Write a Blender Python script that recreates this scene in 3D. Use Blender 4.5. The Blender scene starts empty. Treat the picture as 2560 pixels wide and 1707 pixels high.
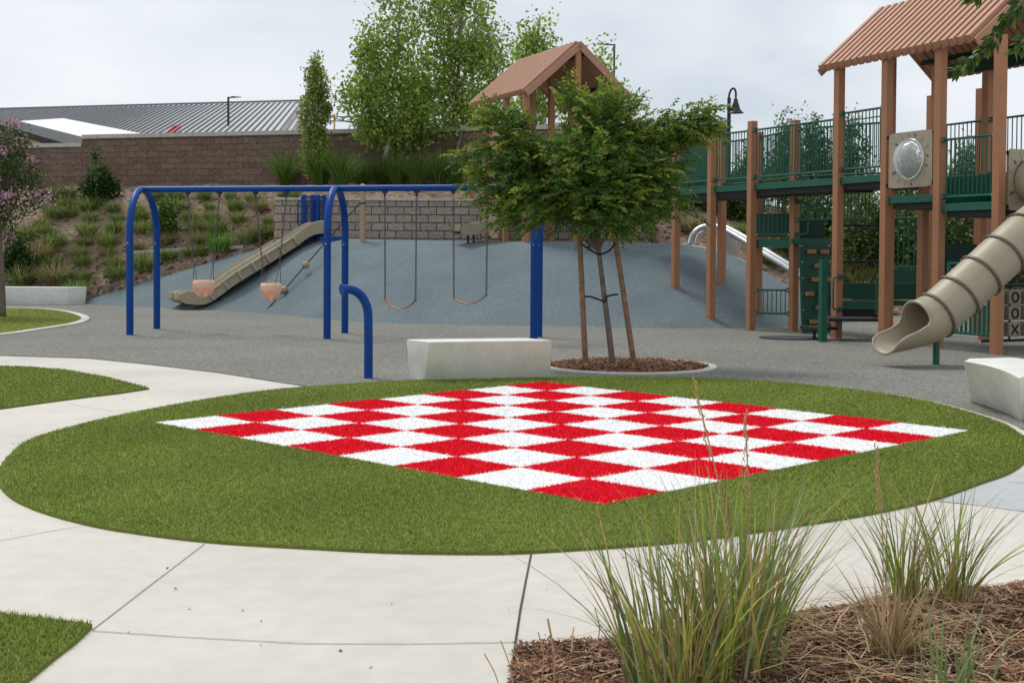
import bpy, bmesh, math, random
import numpy as np
from mathutils import Vector, Matrix

# ------------------------------------------------------------------ camera, sky, sun, exposure
sc = bpy.context.scene
COL = sc.collection
rng = np.random.default_rng(7)
random.seed(7)
FPX, CX, CY, PT, RO, EYE = 3180 / 1.0884, 1176.0, 708.6 / 1.0884, .025, .006, 1.6
_c, _s = math.cos(PT), math.sin(PT)
FW = np.array([0, _c, -_s]); _U = np.array([0, _s, _c]); _R = np.array([1., 0, 0])
RT = math.cos(RO) * _R + math.sin(RO) * _U
UP = -math.sin(RO) * _R + math.cos(RO) * _U
cd = bpy.data.cameras.new('camera'); cam = bpy.data.objects.new('camera', cd); COL.objects.link(cam)
cd.sensor_width = 36; cd.lens = 36 * 3180 / 2560; cd.shift_y = -(853.5 - 708.6) / 2560
cd.clip_start = .1; cd.clip_end = 3000
m = Matrix.Identity(4)
for i in range(3):
    m[i][0] = RT[i]; m[i][1] = UP[i]; m[i][2] = -FW[i]
m[2][3] = EYE
cam.matrix_world = m
sc.camera = cam

SUN_EL, SUN_AZ = math.radians(58), math.radians(-38)      # azimuth from +y towards +x
world = bpy.data.worlds.new('World'); sc.world = world; world.use_nodes = True
nt = world.node_tree; nt.nodes.clear()
def wn(t, **k):
    n = nt.nodes.new(t)
    for a, b in k.items(): setattr(n, a, b)
    return n
sky = wn('ShaderNodeTexSky', sky_type='NISHITA', sun_disc=False, sun_elevation=SUN_EL, sun_rotation=SUN_AZ)
tc = wn('ShaderNodeTexCoord'); mp = wn('ShaderNodeMapping'); mp.inputs['Scale'].default_value = (1.0, 1.0, 2.6)
nz = wn('ShaderNodeTexNoise'); nz.inputs['Scale'].default_value = 2.4; nz.inputs['Detail'].default_value = 5; nz.inputs['Roughness'].default_value = .5
nz.inputs['Distortion'].default_value = .35
rp = wn('ShaderNodeValToRGB')
rp.color_ramp.elements[0].position = .36; rp.color_ramp.elements[0].color = (5.2, 5.75, 6.35, 1)
rp.color_ramp.elements[1].position = .66; rp.color_ramp.elements[1].color = (7.7, 7.95, 8.25, 1)
mx = wn('ShaderNodeMix', data_type='RGBA'); mx.inputs[0].default_value = .96
bg = wn('ShaderNodeBackground'); bg.inputs['Strength'].default_value = .1
out = wn('ShaderNodeOutputWorld')
nt.links.new(tc.outputs['Generated'], mp.inputs['Vector']); nt.links.new(mp.outputs[0], nz.inputs['Vector'])
nt.links.new(nz.outputs['Fac'], rp.inputs[0]); nt.links.new(sky.outputs[0], mx.inputs[6]); nt.links.new(rp.outputs[0], mx.inputs[7])
nt.links.new(mx.outputs[2], bg.inputs['Color']); nt.links.new(bg.outputs[0], out.inputs['Surface'])

sd = bpy.data.lights.new('sun', 'SUN'); sd.energy = 1.75; sd.angle = math.radians(17); sd.color = (1, .97, .92)
sun = bpy.data.objects.new('sun', sd); COL.objects.link(sun)
sdir = Vector((math.sin(SUN_AZ) * math.cos(SUN_EL), math.cos(SUN_AZ) * math.cos(SUN_EL), math.sin(SUN_EL)))
sun.rotation_euler = sdir.to_track_quat('Z', 'Y').to_euler()
sun.location = (0, 0, 30)
vs = sc.view_settings; vs.view_transform = 'Standard'; vs.look = 'None'; vs.exposure = 0.3; vs.gamma = 1

# ------------------------------------------------------------------ helpers
def ray(x, y): return FW + RT * (x - CX) / FPX - UP * (y - CY) / FPX
def G(x, y, z=0.0):
    d = ray(x, y); return np.array([0, 0, EYE]) + d * ((z - EYE) / d[2])
def A(x, y, Y):
    d = ray(x, y); return np.array([0, 0, EYE]) + d * (Y / d[1])
def PX(X):
    d = np.asarray(X, float) - [0, 0, EYE]; z = d @ FW
    return CX + FPX * (d @ RT) / z, CY - FPX * (d @ UP) / z
WL = {}
def woff(o):
    return WL.get(o.name, np.zeros(3))

class MB:
    def __init__(s): s.v = []; s.f = []; s.c = []
    def add(s, vs_, fs, col=None):
        n = len(s.v); s.v += [tuple(map(float, p)) for p in vs_]; s.f += [tuple(i + n for i in f) for f in fs]
        s.c += [col or (1, 1, 1)] * len(vs_)
    def box(s, c, size, R=None, taper=1.0, col=None):
        c = np.asarray(c, float); h = np.asarray(size, float) / 2
        R = np.eye(3) if R is None else np.asarray(R, float)
        vv = []
        for z in (-1, 1):
            for x, y in ((-1, -1), (1, -1), (1, 1), (-1, 1)):
                k = taper if z > 0 else 1
                vv.append(c + R @ (h * [x * k, y * k, z]))
        s.add(vv, [(3, 2, 1, 0), (4, 5, 6, 7), (0, 1, 5, 4), (1, 2, 6, 5), (2, 3, 7, 6), (3, 0, 4, 7)], col)
    def prism(s, bot, top, col=None):
        n = len(bot); vv = list(bot) + list(top)
        s.add(vv, [tuple(range(n - 1, -1, -1)), tuple(range(n, 2 * n))] + [(i, (i + 1) % n, n + (i + 1) % n, n + i) for i in range(n)], col)
    def bar(s, a, b, w, h=None, col=None, up=(0, 0, 1)):
        a = np.asarray(a, float); b = np.asarray(b, float); d = b - a; L = np.linalg.norm(d); d = d / L
        u = np.asarray(up, float); sd_ = np.cross(d, u)
        if np.linalg.norm(sd_) < 1e-3: sd_ = np.cross(d, [0, 1, 0])
        sd_ /= np.linalg.norm(sd_); u = np.cross(sd_, d)
        s.box((a + b) / 2, (L, w, h or w), np.stack([d, sd_, u], 1), col=col)
    def tube(s, path, r, n=10, caps=True, col=None, closed=False):
        P = [np.asarray(p, float) for p in path]; k = len(P)
        rr = r if hasattr(r, '__len__') else [r] * k
        T = []
        for i in range(k):
            a = P[(i - 1) % k] if closed else P[max(i - 1, 0)]; b = P[(i + 1) % k] if closed else P[min(i + 1, k - 1)]
            t = b - a; T.append(t / (np.linalg.norm(t) + 1e-9))
        ref = np.array([0, 0, 1.]) if abs(T[0][2]) < .9 else np.array([1., 0, 0])
        u = np.cross(ref, T[0]); u /= np.linalg.norm(u)
        vv = []
        for i in range(k):
            u = u - T[i] * (u @ T[i]); u /= np.linalg.norm(u) + 1e-9
            w = np.cross(T[i], u)
            for j in range(n):
                a = 2 * math.pi * j / n
                vv.append(P[i] + rr[i] * (math.cos(a) * u + math.sin(a) * w))
        ff = []
        for i in range(k if closed else k - 1):
            for j in range(n):
                a = i * n + j; b = i * n + (j + 1) % n; e = ((i + 1) % k) * n
                ff.append((a, b, e + (j + 1) % n, e + j))
        if caps and not closed:
            ff.append(tuple(range(n - 1, -1, -1))); ff.append(tuple((k - 1) * n + j for j in range(n)))
        s.add(vv, ff, col)
    def grid(s, rows, closed=False, col=None):
        n = len(rows[0]); vv = [p for r in rows for p in r]; ff = []
        for i in range(len(rows) - 1):
            for j in range(n if closed else n - 1):
                ff.append((i * n + j, i * n + (j + 1) % n, (i + 1) * n + (j + 1) % n, (i + 1) * n + j))
        s.add(vv, ff, col)
    def ball(s, c, r, n=12, m_=8, sc_=(1, 1, 1), col=None):
        rows = []
        for i in range(m_ + 1):
            t = math.pi * i / m_
            rows.append([np.asarray(c) + r * np.array([math.sin(t) * math.cos(2 * math.pi * j / n) * sc_[0], math.sin(t) * math.sin(2 * math.pi * j / n) * sc_[1], math.cos(t) * sc_[2]]) for j in range(n)])
        s.grid(rows, True, col)
    def disc(s, c, nrm, r, n=14, t=.01, col=None):
        nrm = np.asarray(nrm, float); nrm /= np.linalg.norm(nrm)
        s.tube([np.asarray(c) - nrm * t / 2, np.asarray(c) + nrm * t / 2], r, n, True, col)
    def build(s, name, mat, parent=None, smooth=False, bevel=0, colors=False, at=None):
        off = woff(parent) if parent else (np.zeros(3) if at is None else np.asarray(at, float))
        me = bpy.data.meshes.new(name)
        me.from_pydata([(p[0] - off[0], p[1] - off[1], p[2] - off[2]) for p in s.v], [], s.f)
        if bevel:
            bm = bmesh.new(); bm.from_mesh(me)
            bmesh.ops.recalc_face_normals(bm, faces=bm.faces)
            ed = [e for e in bm.edges if len(e.link_faces) == 2 and e.calc_face_angle(0) > .5]
            bmesh.ops.bevel(bm, geom=ed, offset=bevel, segments=2, affect='EDGES', profile=.6)
            bm.to_mesh(me); bm.free()
        if colors and not bevel:
            ca = me.color_attributes.new('Col', 'FLOAT_COLOR', 'POINT')
            ca.data.foreach_set('color', np.concatenate([np.array(s.c, np.float32), np.ones((len(s.c), 1), np.float32)], 1).ravel())
        me.materials.append(mat)
        o = bpy.data.objects.new(name, me); COL.objects.link(o)
        if smooth:
            me.polygons.foreach_set('use_smooth', [True] * len(me.polygons))
            if smooth == 'auto':
                try: me.set_sharp_from_angle(angle=math.radians(40))
                except Exception: pass
        if parent:
            o.parent = parent; WL[o.name] = off
        elif at is not None:
            o.location = off; WL[o.name] = off
        return o

def npmesh(name, V, F, mat, parent=None, C=None, at=None, smooth=False):
    off = woff(parent) if parent else (np.zeros(3) if at is None else np.asarray(at, float))
    V = np.asarray(V, np.float32) - off.astype(np.float32); F = np.asarray(F, np.int32)
    me = bpy.data.meshes.new(name)
    me.vertices.add(len(V)); me.vertices.foreach_set('co', V.ravel())
    k = F.shape[1]
    me.loops.add(F.size); me.loops.foreach_set('vertex_index', F.ravel())
    me.polygons.add(len(F)); me.polygons.foreach_set('loop_start', np.arange(0, F.size, k, dtype=np.int32))
    if C is not None:
        ca = me.color_attributes.new('Col', 'FLOAT_COLOR', 'POINT')
        ca.data.foreach_set('color', np.concatenate([np.asarray(C, np.float32), np.ones((len(C), 1), np.float32)], 1).ravel())
    me.update(calc_edges=True); me.validate()
    me.materials.append(mat)
    if smooth: me.polygons.foreach_set('use_smooth', [True] * len(me.polygons))
    o = bpy.data.objects.new(name, me); COL.objects.link(o)
    if parent: o.parent = parent; WL[o.name] = off
    elif at is not None: o.location = off; WL[o.name] = off
    return o

def tag(o, label, cat, group=None, kind=None):
    if label: o['label'] = label
    if cat: o['category'] = cat
    if group: o['group'] = group
    if kind: o['kind'] = kind
    return o
def struct(o): o['kind'] = 'structure'; return o
def stuff(o, label, cat): return tag(o, label, cat, None, 'stuff')
def thing(name, loc, label, cat, group=None):
    o = bpy.data.objects.new(name, None); COL.objects.link(o); o.empty_display_size = .2
    o.location = [float(a) for a in loc]; WL[o.name] = np.asarray(loc, float)
    return tag(o, label, cat, group)
def copy_tree(o, loc, rz=0, scale=1.0, label=None, group=None):
    r = o.copy(); COL.objects.link(r); r.location = [float(a) for a in loc]; r.rotation_euler = (0, 0, rz)
    r.scale = (scale, scale, scale) if not hasattr(scale, '__len__') else scale
    if label: r['label'] = label
    if group: r['group'] = group
    for ch in list(o.children):
        c = ch.copy(); COL.objects.link(c); c.parent = r
        for g in list(ch.children):
            d = g.copy(); COL.objects.link(d); d.parent = c
    return r
def catmull(pts, n=8, closed=False):
    P = [np.asarray(p, float) for p in pts]; k = len(P); o = []
    for i in range(k if closed else k - 1):
        if closed: a, b, c, d = P[(i - 1) % k], P[i], P[(i + 1) % k], P[(i + 2) % k]
        else: a, b, c, d = P[max(i - 1, 0)], P[i], P[i + 1], P[min(i + 2, k - 1)]
        for j in range(n):
            t = j / n
            o.append(.5 * (2 * b + (c - a) * t + (2 * a - 5 * b + 4 * c - d) * t * t + (3 * b - a - 3 * c + d) * t ** 3))
    if not closed: o.append(P[-1])
    return o
def unit(v):
    v = np.asarray(v, float); return v / np.linalg.norm(v)

# ------------------------------------------------------------------ materials
def material(name, col, rough=.7, var=.0, nscale=20, var2=0, nscale2=2, bump=0, bscale=None, bdist=.01, metal=0, spec=.4, vcol=False, transl=0, coat=0, speckle=None):
    M = bpy.data.materials.new(name); M.use_nodes = True
    t = M.node_tree; b = t.nodes['Principled BSDF']
    def N(ty, **k):
        n = t.nodes.new(ty)
        for a, c in k.items(): setattr(n, a, c)
        return n
    L = t.links.new
    b.inputs['Roughness'].default_value = rough; b.inputs['Metallic'].default_value = metal
    b.inputs['Specular IOR Level'].default_value = spec
    if coat: b.inputs['Coat Weight'].default_value = coat; b.inputs['Coat Roughness'].default_value = .15
    tc_ = N('ShaderNodeTexCoord'); src = None
    if vcol:
        at_ = N('ShaderNodeVertexColor', layer_name='Col'); src = at_.outputs['Color']
    else:
        rgb = N('ShaderNodeRGB'); rgb.outputs[0].default_value = (*col, 1); src = rgb.outputs[0]
    def modulate(src, amt, scale, detail=4):
        n = N('ShaderNodeTexNoise'); n.inputs['Scale'].default_value = scale; n.inputs['Detail'].default_value = detail
        L(tc_.outputs['Object'], n.inputs['Vector'])
        mr = N('ShaderNodeMapRange'); mr.inputs['From Min'].default_value = .3; mr.inputs['From Max'].default_value = .7
        mr.inputs['To Min'].default_value = 1 - amt; mr.inputs['To Max'].default_value = 1 + amt
        L(n.outputs['Fac'], mr.inputs['Value'])
        mm = N('ShaderNodeVectorMath', operation='SCALE'); L(src, mm.inputs[0]); L(mr.outputs[0], mm.inputs['Scale'])
        return mm.outputs[0]
    if var: src = modulate(src, var, nscale)
    if var2: src = modulate(src, var2, nscale2, 3)
    if speckle:
        for (c2, scale, lo, hi) in speckle:
            n = N('ShaderNodeTexVoronoi'); n.inputs['Scale'].default_value = scale
            L(tc_.outputs['Object'], n.inputs['Vector'])
            sp = N('ShaderNodeSeparateColor'); L(n.outputs['Color'], sp.inputs[0])
            mr = N('ShaderNodeMapRange'); mr.inputs['From Min'].default_value = lo; mr.inputs['From Max'].default_value = hi
            L(sp.outputs[0], mr.inputs['Value'])
            mi = N('ShaderNodeMix', data_type='RGBA'); L(mr.outputs[0], mi.inputs[0]); L(src, mi.inputs[6]); mi.inputs[7].default_value = (*c2, 1)
            src = mi.outputs[2]
    L(src, b.inputs['Base Color'])
    if bump:
        n = N('ShaderNodeTexNoise'); n.inputs['Scale'].default_value = bscale or nscale; n.inputs['Detail'].default_value = 5
        L(tc_.outputs['Object'], n.inputs['Vector'])
        bp = N('ShaderNodeBump'); bp.inputs['Strength'].default_value = bump; bp.inputs['Distance'].default_value = bdist
        L(n.outputs['Fac'], bp.inputs['Height']); L(bp.outputs[0], b.inputs['Normal'])
    if transl:
        tr = N('ShaderNodeBsdfTranslucent'); L(src, tr.inputs['Color'])
        ms = N('ShaderNodeMixShader'); ms.inputs[0].default_value = transl
        L(b.outputs[0], ms.inputs[1]); L(tr.outputs[0], ms.inputs[2])
        L(ms.outputs[0], t.nodes['Material Output'].inputs['Surface'])
    return M

def block_material(name, c1, c2, mortar, bw, bh, msize=.02, bump=.6, uv=True, nscale=9):
    M = bpy.data.materials.new(name); M.use_nodes = True
    t = M.node_tree; b = t.nodes['Principled BSDF']; L = t.links.new
    b.inputs['Roughness'].default_value = .9; b.inputs['Specular IOR Level'].default_value = .2
    tc_ = t.nodes.new('ShaderNodeTexCoord'); br = t.nodes.new('ShaderNodeTexBrick')
    br.inputs['Scale'].default_value = 1; br.inputs['Brick Width'].default_value = bw; br.inputs['Row Height'].default_value = bh
    br.inputs['Mortar Size'].default_value = msize; br.inputs['Mortar Smooth'].default_value = .15; br.inputs['Bias'].default_value = 0
    br.inputs['Color1'].default_value = (*c1, 1); br.inputs['Color2'].default_value = (*c2, 1); br.inputs['Mortar'].default_value = (*mortar, 1)
    L(tc_.outputs['UV'], br.inputs['Vector'])
    n = t.nodes.new('ShaderNodeTexNoise'); n.inputs['Scale'].default_value = nscale; n.inputs['Detail'].default_value = 8; n.inputs['Roughness'].default_value = .65
    L(tc_.outputs['UV'], n.inputs['Vector'])
    mr = t.nodes.new('ShaderNodeMapRange'); mr.inputs['From Min'].default_value = .3; mr.inputs['From Max'].default_value = .7; mr.inputs['To Min'].default_value = .6; mr.inputs['To Max'].default_value = 1.4
    L(n.outputs['Fac'], mr.inputs['Value'])
    mm = t.nodes.new('ShaderNodeVectorMath'); mm.operation = 'SCALE'; L(br.outputs['Color'], mm.inputs[0]); L(mr.outputs[0], mm.inputs['Scale'])
    L(mm.outputs[0], b.inputs['Base Color'])
    ma = t.nodes.new('ShaderNodeMath'); ma.operation = 'MULTIPLY_ADD'; L(br.outputs['Fac'], ma.inputs[0]); ma.inputs[1].default_value = -.7; L(n.outputs['Fac'], ma.inputs[2])
    bp = t.nodes.new('ShaderNodeBump'); bp.inputs['Strength'].default_value = bump; bp.inputs['Distance'].default_value = .06
    L(ma.outputs[0], bp.inputs['Height']); L(bp.outputs[0], b.inputs['Normal'])
    return M

M = {}
M['concrete'] = material('concrete', (.56, .525, .47), .85, .05, 7, .10, .5, bump=.12, bscale=90, bdist=.004)
M['bench'] = material('white_concrete', (.70, .70, .65), .6, .05, 5, .07, 1.3, bump=.06, bscale=60, bdist=.004, speckle=[((.42, .41, .37), 70, .990, .994)])
M['rubber'] = material('grey_rubber', (.200, .196, .172), .95, .30, 30, .10, .4, bump=.25, bscale=60, bdist=.008, spec=.12, speckle=[((.125, .125, .11), 32, .82, .87), ((.27, .265, .24), 28, .86, .91)])
M['blue_rubber'] = material('blue_grey_rubber', (.142, .178, .190), .95, .26, 26, .11, .8, bump=.25, bscale=40, bdist=.01, spec=.1)
M['joint'] = material('joint_filler', (.30, .28, .25), .9, .3, 30)
M['soil'] = material('soil', (.16, .12, .09), .95, .3, 3)
M['mulch'] = material('wood_mulch', (.15, .085, .055), .95, .45, 26, .3, 5, bump=1, bscale=45, bdist=.03, spec=.15, speckle=[((.33, .22, .15), 30, .86, .92)])
M['hill'] = material('hillside_mulch', (.235, .165, .12), .95, .35, 9, .25, .7, bump=1, bscale=14, bdist=.08, spec=.15, speckle=[((.36, .28, .22), 11, .84, .9), ((.07, .045, .035), 8, .86, .92)])
M['chips'] = material('bark_chips', (1, 1, 1), .95, vcol=True, spec=.15)
M['turf_base'] = material('turf_base', (.15, .18, .035), .95, .25, 60, spec=.1)
M['board_base'] = material('turf_board_base', (.6, .6, .6), .9, vcol=True, spec=.1)
M['turf'] = material('turf_blades', (1, 1, 1), .75, vcol=True, spec=.15, transl=.15)
M['blade'] = material('grass_blades', (1, 1, 1), .6, vcol=True, spec=.25, transl=.3)
M['leaf'] = material('leaves', (1, 1, 1), .5, vcol=True, spec=.3, transl=.42)
M['bark_grey'] = material('grey_bark', (.15, .12, .10), .9, .25, 14, bump=.6, bscale=30)
M['bark_pale'] = material('pale_bark', (.32, .29, .24), .9, .3, 9, bump=.5, bscale=20)
M['stake'] = material('stake_wood', (.22, .135, .075), .85, .3, 8, .2, 30, bump=.4, bscale=25)
M['blue'] = material('blue_powder_coat', (.0, .05, .25), .42, .05, 3, spec=.22)
M['post'] = material('tan_post', (.385, .18, .092), .5, .05, 3, spec=.3)
M['roof'] = material('tan_roof', (.44, .235, .15), .6, .05, 4, spec=.3)
M['green'] = material('green_metal', (.004, .098, .06), .4, .05, 5, spec=.45)
M['dgreen'] = material('dark_green_deck', (.003, .035, .022), .55, .1, 6, spec=.3)
M['panel_green'] = material('green_plastic', (.004, .068, .04), .45, .05, 3, spec=.4)
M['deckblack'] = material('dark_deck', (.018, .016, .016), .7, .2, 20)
M['tan'] = material('tan_plastic', (.36, .31, .22), .45, .04, 2.5, .04, 12, spec=.4)
M['tan_dark'] = material('tan_flange', (.12, .10, .065), .5, .05, 4)
M['bolt'] = material('bolt_steel', (.6, .6, .6), .3, metal=1)
M['steel'] = material('stainless', (.62, .62, .62), .28, .08, 4, metal=1)
M['galv'] = material('chain_steel', (.13, .13, .13), .45, metal=.8)
M['black'] = material('black_rubber', (.012, .012, .012), .7)
M['dark_metal'] = material('dark_lamp_metal', (.025, .026, .028), .45)
M['peach'] = material('peach_rubber', (.80, .49, .35), .55, .05, 6)
M['belt'] = material('belt_rubber', (.42, .2, .12), .55, .05, 6)
M['ball'] = material('rope_ball', (.33, .24, .165), .6, .05, 10)
M['tanpost'] = material('tan_steel_post', (.40, .27, .18), .5)
M['plank'] = material('woodgrain_panel', (.40, .235, .16), .6, .15, 6)
M['cap'] = material('wall_cap', (.5, .47, .42), .85, .06, 6)
M['brown_wall'] = block_material('brown_split_block', (.165, .112, .085), (.22, .152, .116), (.11, .08, .064), .52, .21, .006, .9)
M['grey_wall'] = block_material('grey_split_block', (.34, .28, .235), (.40, .33, .28), (.055, .045, .042), .46, .225, .013, .6, nscale=14)
M['seam_roof'] = material('metal_roof', (.46, .48, .50), .45, .05, .3, metal=.2)
M['seam'] = material('roof_seam', (.17, .175, .185), .5)
M['membrane'] = material('white_membrane', (.72, .73, .74), .6, .06, .4, bump=.3, bscale=.6, bdist=.15)
M['shingle'] = material('dark_roof', (.055, .058, .06), .8, .2, 3)
M['wood'] = material('raw_wood', (.45, .29, .17), .75, .15, 2)
M['whitewall'] = material('white_sheathing', (.55, .54, .52), .8, .05, .5)
M['red'] = material('red_paint', (.35, .03, .03), .6)
M['yellow'] = material('yellow_tube', (.55, .38, .06), .6)
M['white'] = material('white_plastic', (.75, .76, .76), .4)
M['pink'] = material('pink_petals', (1, 1, 1), .7, vcol=True, transl=.3)
M['seed'] = material('seed_head', (.47, .30, .14), .8, .25, 60)
M['straw'] = material('straw', (1, 1, 1), .8, vcol=True, transl=.2)
g_ = bpy.data.materials.new('clear_bubble'); g_.use_nodes = True
gb = g_.node_tree.nodes['Principled BSDF']; gb.inputs['Base Color'].default_value = (.95, .96, .97, 1); gb.inputs['Roughness'].default_value = .03
gb.inputs['Transmission Weight'].default_value = .78; gb.inputs['IOR'].default_value = 1.05; gb.inputs['Coat Weight'].default_value = .35; gb.inputs['Coat Roughness'].default_value = .04
M['bubble'] = g_

# ------------------------------------------------------------------ ground sheets
def sheet(name, pts, z, mat, thick=0, at=None):
    mb = MB(); n = len(pts)
    top = [(p[0], p[1], z) for p in pts]
    if thick:
        mb.prism([(p[0], p[1], z - thick) for p in pts], top)
    else: mb.add(top, [tuple(range(n))])
    o = mb.build(name, mat, at=at)
    me = o.data; me.update()
    if me.polygons[0 if not thick else 1].normal.z < 0: me.flip_normals()
    return o
def gpts(px, n=8, closed=True): return [p[:2] for p in catmull([G(*q) for q in px], n, closed)]
def inside(P, poly):
    x, y = P[:, 0], P[:, 1]; r = np.zeros(len(P), bool); q = np.asarray(poly); k = len(q); j = k - 1
    for i in range(k):
        c = ((q[i, 1] > y) != (q[j, 1] > y)) & (x < (q[j, 0] - q[i, 0]) * (y - q[i, 1]) / (q[j, 1] - q[i, 1] + 1e-12) + q[i, 0])
        r ^= c; j = i
    return r
def sample_poly(poly, dens, weight=None):
    q = np.asarray(poly)[:, :2]; lo, hi = q.min(0), q.max(0)
    n = int(dens * np.prod(hi - lo)); P = rng.uniform(lo, hi, (n, 2))
    if weight is not None: P = P[rng.random(n) < weight(P)]
    return P[inside(P, q)]

g = [(-500, -60), (500, -60), (500, 900), (-500, 900)]
struct(sheet('ground', g, -.02, M['soil']))
struct(sheet('pavement', [(-30, -8), (30, -8), (30, 30), (-30, 30)], -.008, M['concrete']))

LAWN_PX = [(-6, 1092), (30, 1040), (100, 1001), (300, 951), (560, 906), (740, 888), (950, 876), (1200, 870), (1420, 868), (1620, 871), (1800, 881), (2000, 902), (2140, 926), (2280, 966), (2345, 1000), (2372, 1035),
           (2330, 1080), (2250, 1111), (2150, 1146), (2000, 1180), (1800, 1212), (1600, 1240), (1415, 1256), (1220, 1268), (1100, 1271), (900, 1268), (700, 1258), (480, 1244), (300, 1222), (190, 1202), (80, 1170), (15, 1135)]
lawn = gpts(LAWN_PX, 6)
rub_px = [(-500, 806), (-200, 809), (0, 816), (200, 822), (330, 835), (500, 855), (640, 877), (720, 889), (900, 930), (1200, 950), (1700, 950), (2050, 935), (2200, 950), (2290, 972), (2420, 1000), (2600, 960)]
rub = [G(*q)[:2] for q in rub_px] + [np.array(q) for q in ((40, 20), (40, 60), (-60, 60), (-60, 21))]
rub = [np.asarray(p) for p in rub]
struct(sheet('rubber_surfacing', rub, 0.0, M['rubber']))
# concrete rim of the lawn
def ring(name, poly, w, z, mat, inset=0, h=.03):
    P = np.asarray(poly)[:, :2]; n = len(P)
    tang = np.roll(P, -1, 0) - np.roll(P, 1, 0); tang /= np.linalg.norm(tang, axis=1)[:, None]
    nr = np.stack([tang[:, 1], -tang[:, 0]], 1)
    area = np.sum(P[:, 0] * np.roll(P[:, 1], -1) - np.roll(P[:, 0], -1) * P[:, 1])
    if area < 0: nr = -nr
    a = P - nr * inset; b = P + nr * w
    rows = [[(*p, z - h) for p in a], [(*p, z) for p in a], [(*p, z) for p in b], [(*p, z - h) for p in b]]
    mb = MB(); mb.grid(rows, True); o = mb.build(name, mat); return o
def strip(name, P, w, z, mat):
    P = np.asarray(P)[:, :2]; tg = np.gradient(P, axis=0); tg /= np.linalg.norm(tg, axis=1)[:, None]; nr = np.stack([-tg[:, 1], tg[:, 0]], 1)
    mb = MB(); mb.grid([[(*p, z - .03) for p in P - nr * .02], [(*p, z) for p in P - nr * .02], [(*p, z) for p in P + nr * w], [(*p, z - .03) for p in P + nr * w]]); return mb.build(name, mat)
arc_ = [G(*q)[:2] for q in LAWN_PX[5:15]]
struct(strip('lawn_kerb', [p[:2] for p in catmull([np.array([*q, 0]) for q in arc_], 6)], .085, .005, M['concrete']))
struct(sheet('lawn', lawn, .012, M['turf_base'], .02))
wedge = [p[:2] for p in [G(*q) for q in [(-350, 842), (-150, 838), (0, 842), (75, 845), (150, 851), (250, 869), (343, 893), (270, 904), (200, 912), (100, 925), (0, 939), (-200, 972), (-350, 1000)]]]
struct(sheet('turf_strip', wedge, .012, M['turf_base'], .02))
corner = [G(*q)[:2] for q in [(-150, 1395), (0, 1412), (100, 1424), (212, 1438), (175, 1474), (130, 1508), (85, 1545), (40, 1582), (-40, 1650), (-200, 1650)]]
struct(sheet('turf_patch', corner, .012, M['turf_base'], .02))
isl = gpts([(-420, 716), (-200, 707), (0, 709), (90, 711), (150, 718), (188, 731), (170, 743), (120, 752), (60, 761), (0, 769), (-200, 785), (-420, 770)], 5)
struct(ring('island_kerb', isl, .16, .03, M['concrete'], .02, .04))
struct(sheet('turf_island', isl, .02, M['turf_base'], .02))

# pavement joints
def joint(mb, px, w=.012):
    P = [G(*q)[:2] for q in px]
    for a, b in zip(P[:-1], P[1:]):
        d = unit(b - a); n = np.array([-d[1], d[0]]) * w / 2; a = a - d * .002; b = b + d * .002
        mb.add([(*(a - n), -.004), (*(b - n), -.004), (*(b + n), -.004), (*(a + n), -.004)], [(0, 1, 2, 3)])
mb = MB()
joint(mb, [(470, 1246), (350, 1337), (212, 1443)], .006)
joint(mb, [(192, 1204), (100, 1220), (-60, 1250)], .006)
joint(mb, [(212, 1445), (420, 1459), (700, 1474), (950, 1475), (1180, 1471)], .006)
joint(mb, [(2148, 1147), (2240, 1158), (2420, 1182)], .007)
joint(mb, [(2320, 1106), (2480, 1110)], .01)
joint(mb, [(140, 1002), (60, 996), (0, 991)], .01) if False else None
joint(mb, [(150, 1008), (300, 1012)], .001) if False else None
joint(mb, [(155, 926), (260, 943), (330, 945)], .006)
struct(mb.build('pavement_joints', M['joint']))
mb = MB(); joint(mb, [(1220, 1269), (1207, 1335), (1195, 1398), (1184, 1471), (1174, 1560), (1165, 1640)], .010)
struct(mb.build('expansion_joint', material('dark_joint', (.07, .06, .05), .9, .5, 40)))
slab = [G(*q)[:2] for q in [(2152, 1149), (2250, 1114), (2340, 1084), (2420, 1058), (2480, 1112), (2420, 1180), (2240, 1157)]]
struct(sheet('pavement_slab', slab, -.0055, material('grey_concrete', (.43, .44, .445), .85, .05, 6, .06, .6)))

# ------------------------------------------------------------------ hillside and mound
XS = [-90, -13.2, -7.8, -6.75, -6.6, 3.9, 4.05, 6.0, 7.4, 8.6, 60]
HY0 = [37.2, 37.2, 38.0, 38.3, 36.3, 36.3, 35.4, 34.4, 33.4, 33.0, 33.0]
HZB = [0, 0, 1.66, 1.95, 3.05, 3.05, 1.84, 1.45, .3, 0, 0]
def wallY(x): return 42.7 - .279 * (x + 6.96)
def hill(x, y):
    y0 = np.interp(x, XS, HY0); zb = np.interp(x, XS, HZB); zt = np.interp(x, [-90, 3.9, 9, 60], [3.8, 3.8, 3.1, 2.8])
    y1 = np.where(np.asarray(x) < 3.9, wallY(np.asarray(x, float)) - .4, 42.)
    t = np.clip((y - y0) / (y1 - y0), 0, 1)
    t = t * (1 + .5 * (1 - t) * (1))
    bmp = .05 * np.sin(1.9 * x + .7 * y) * np.sin(1.3 * y - .5 * x) * np.clip((y - y0) / .8, 0, 1)
    return zb + (zt - zb) * np.clip(t, 0, 1) + bmp
xs = np.unique(np.concatenate([np.linspace(-90, -16, 30), np.linspace(-16, 12, 140), np.linspace(12, 60, 30), np.array(XS)]))
rows = []
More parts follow.
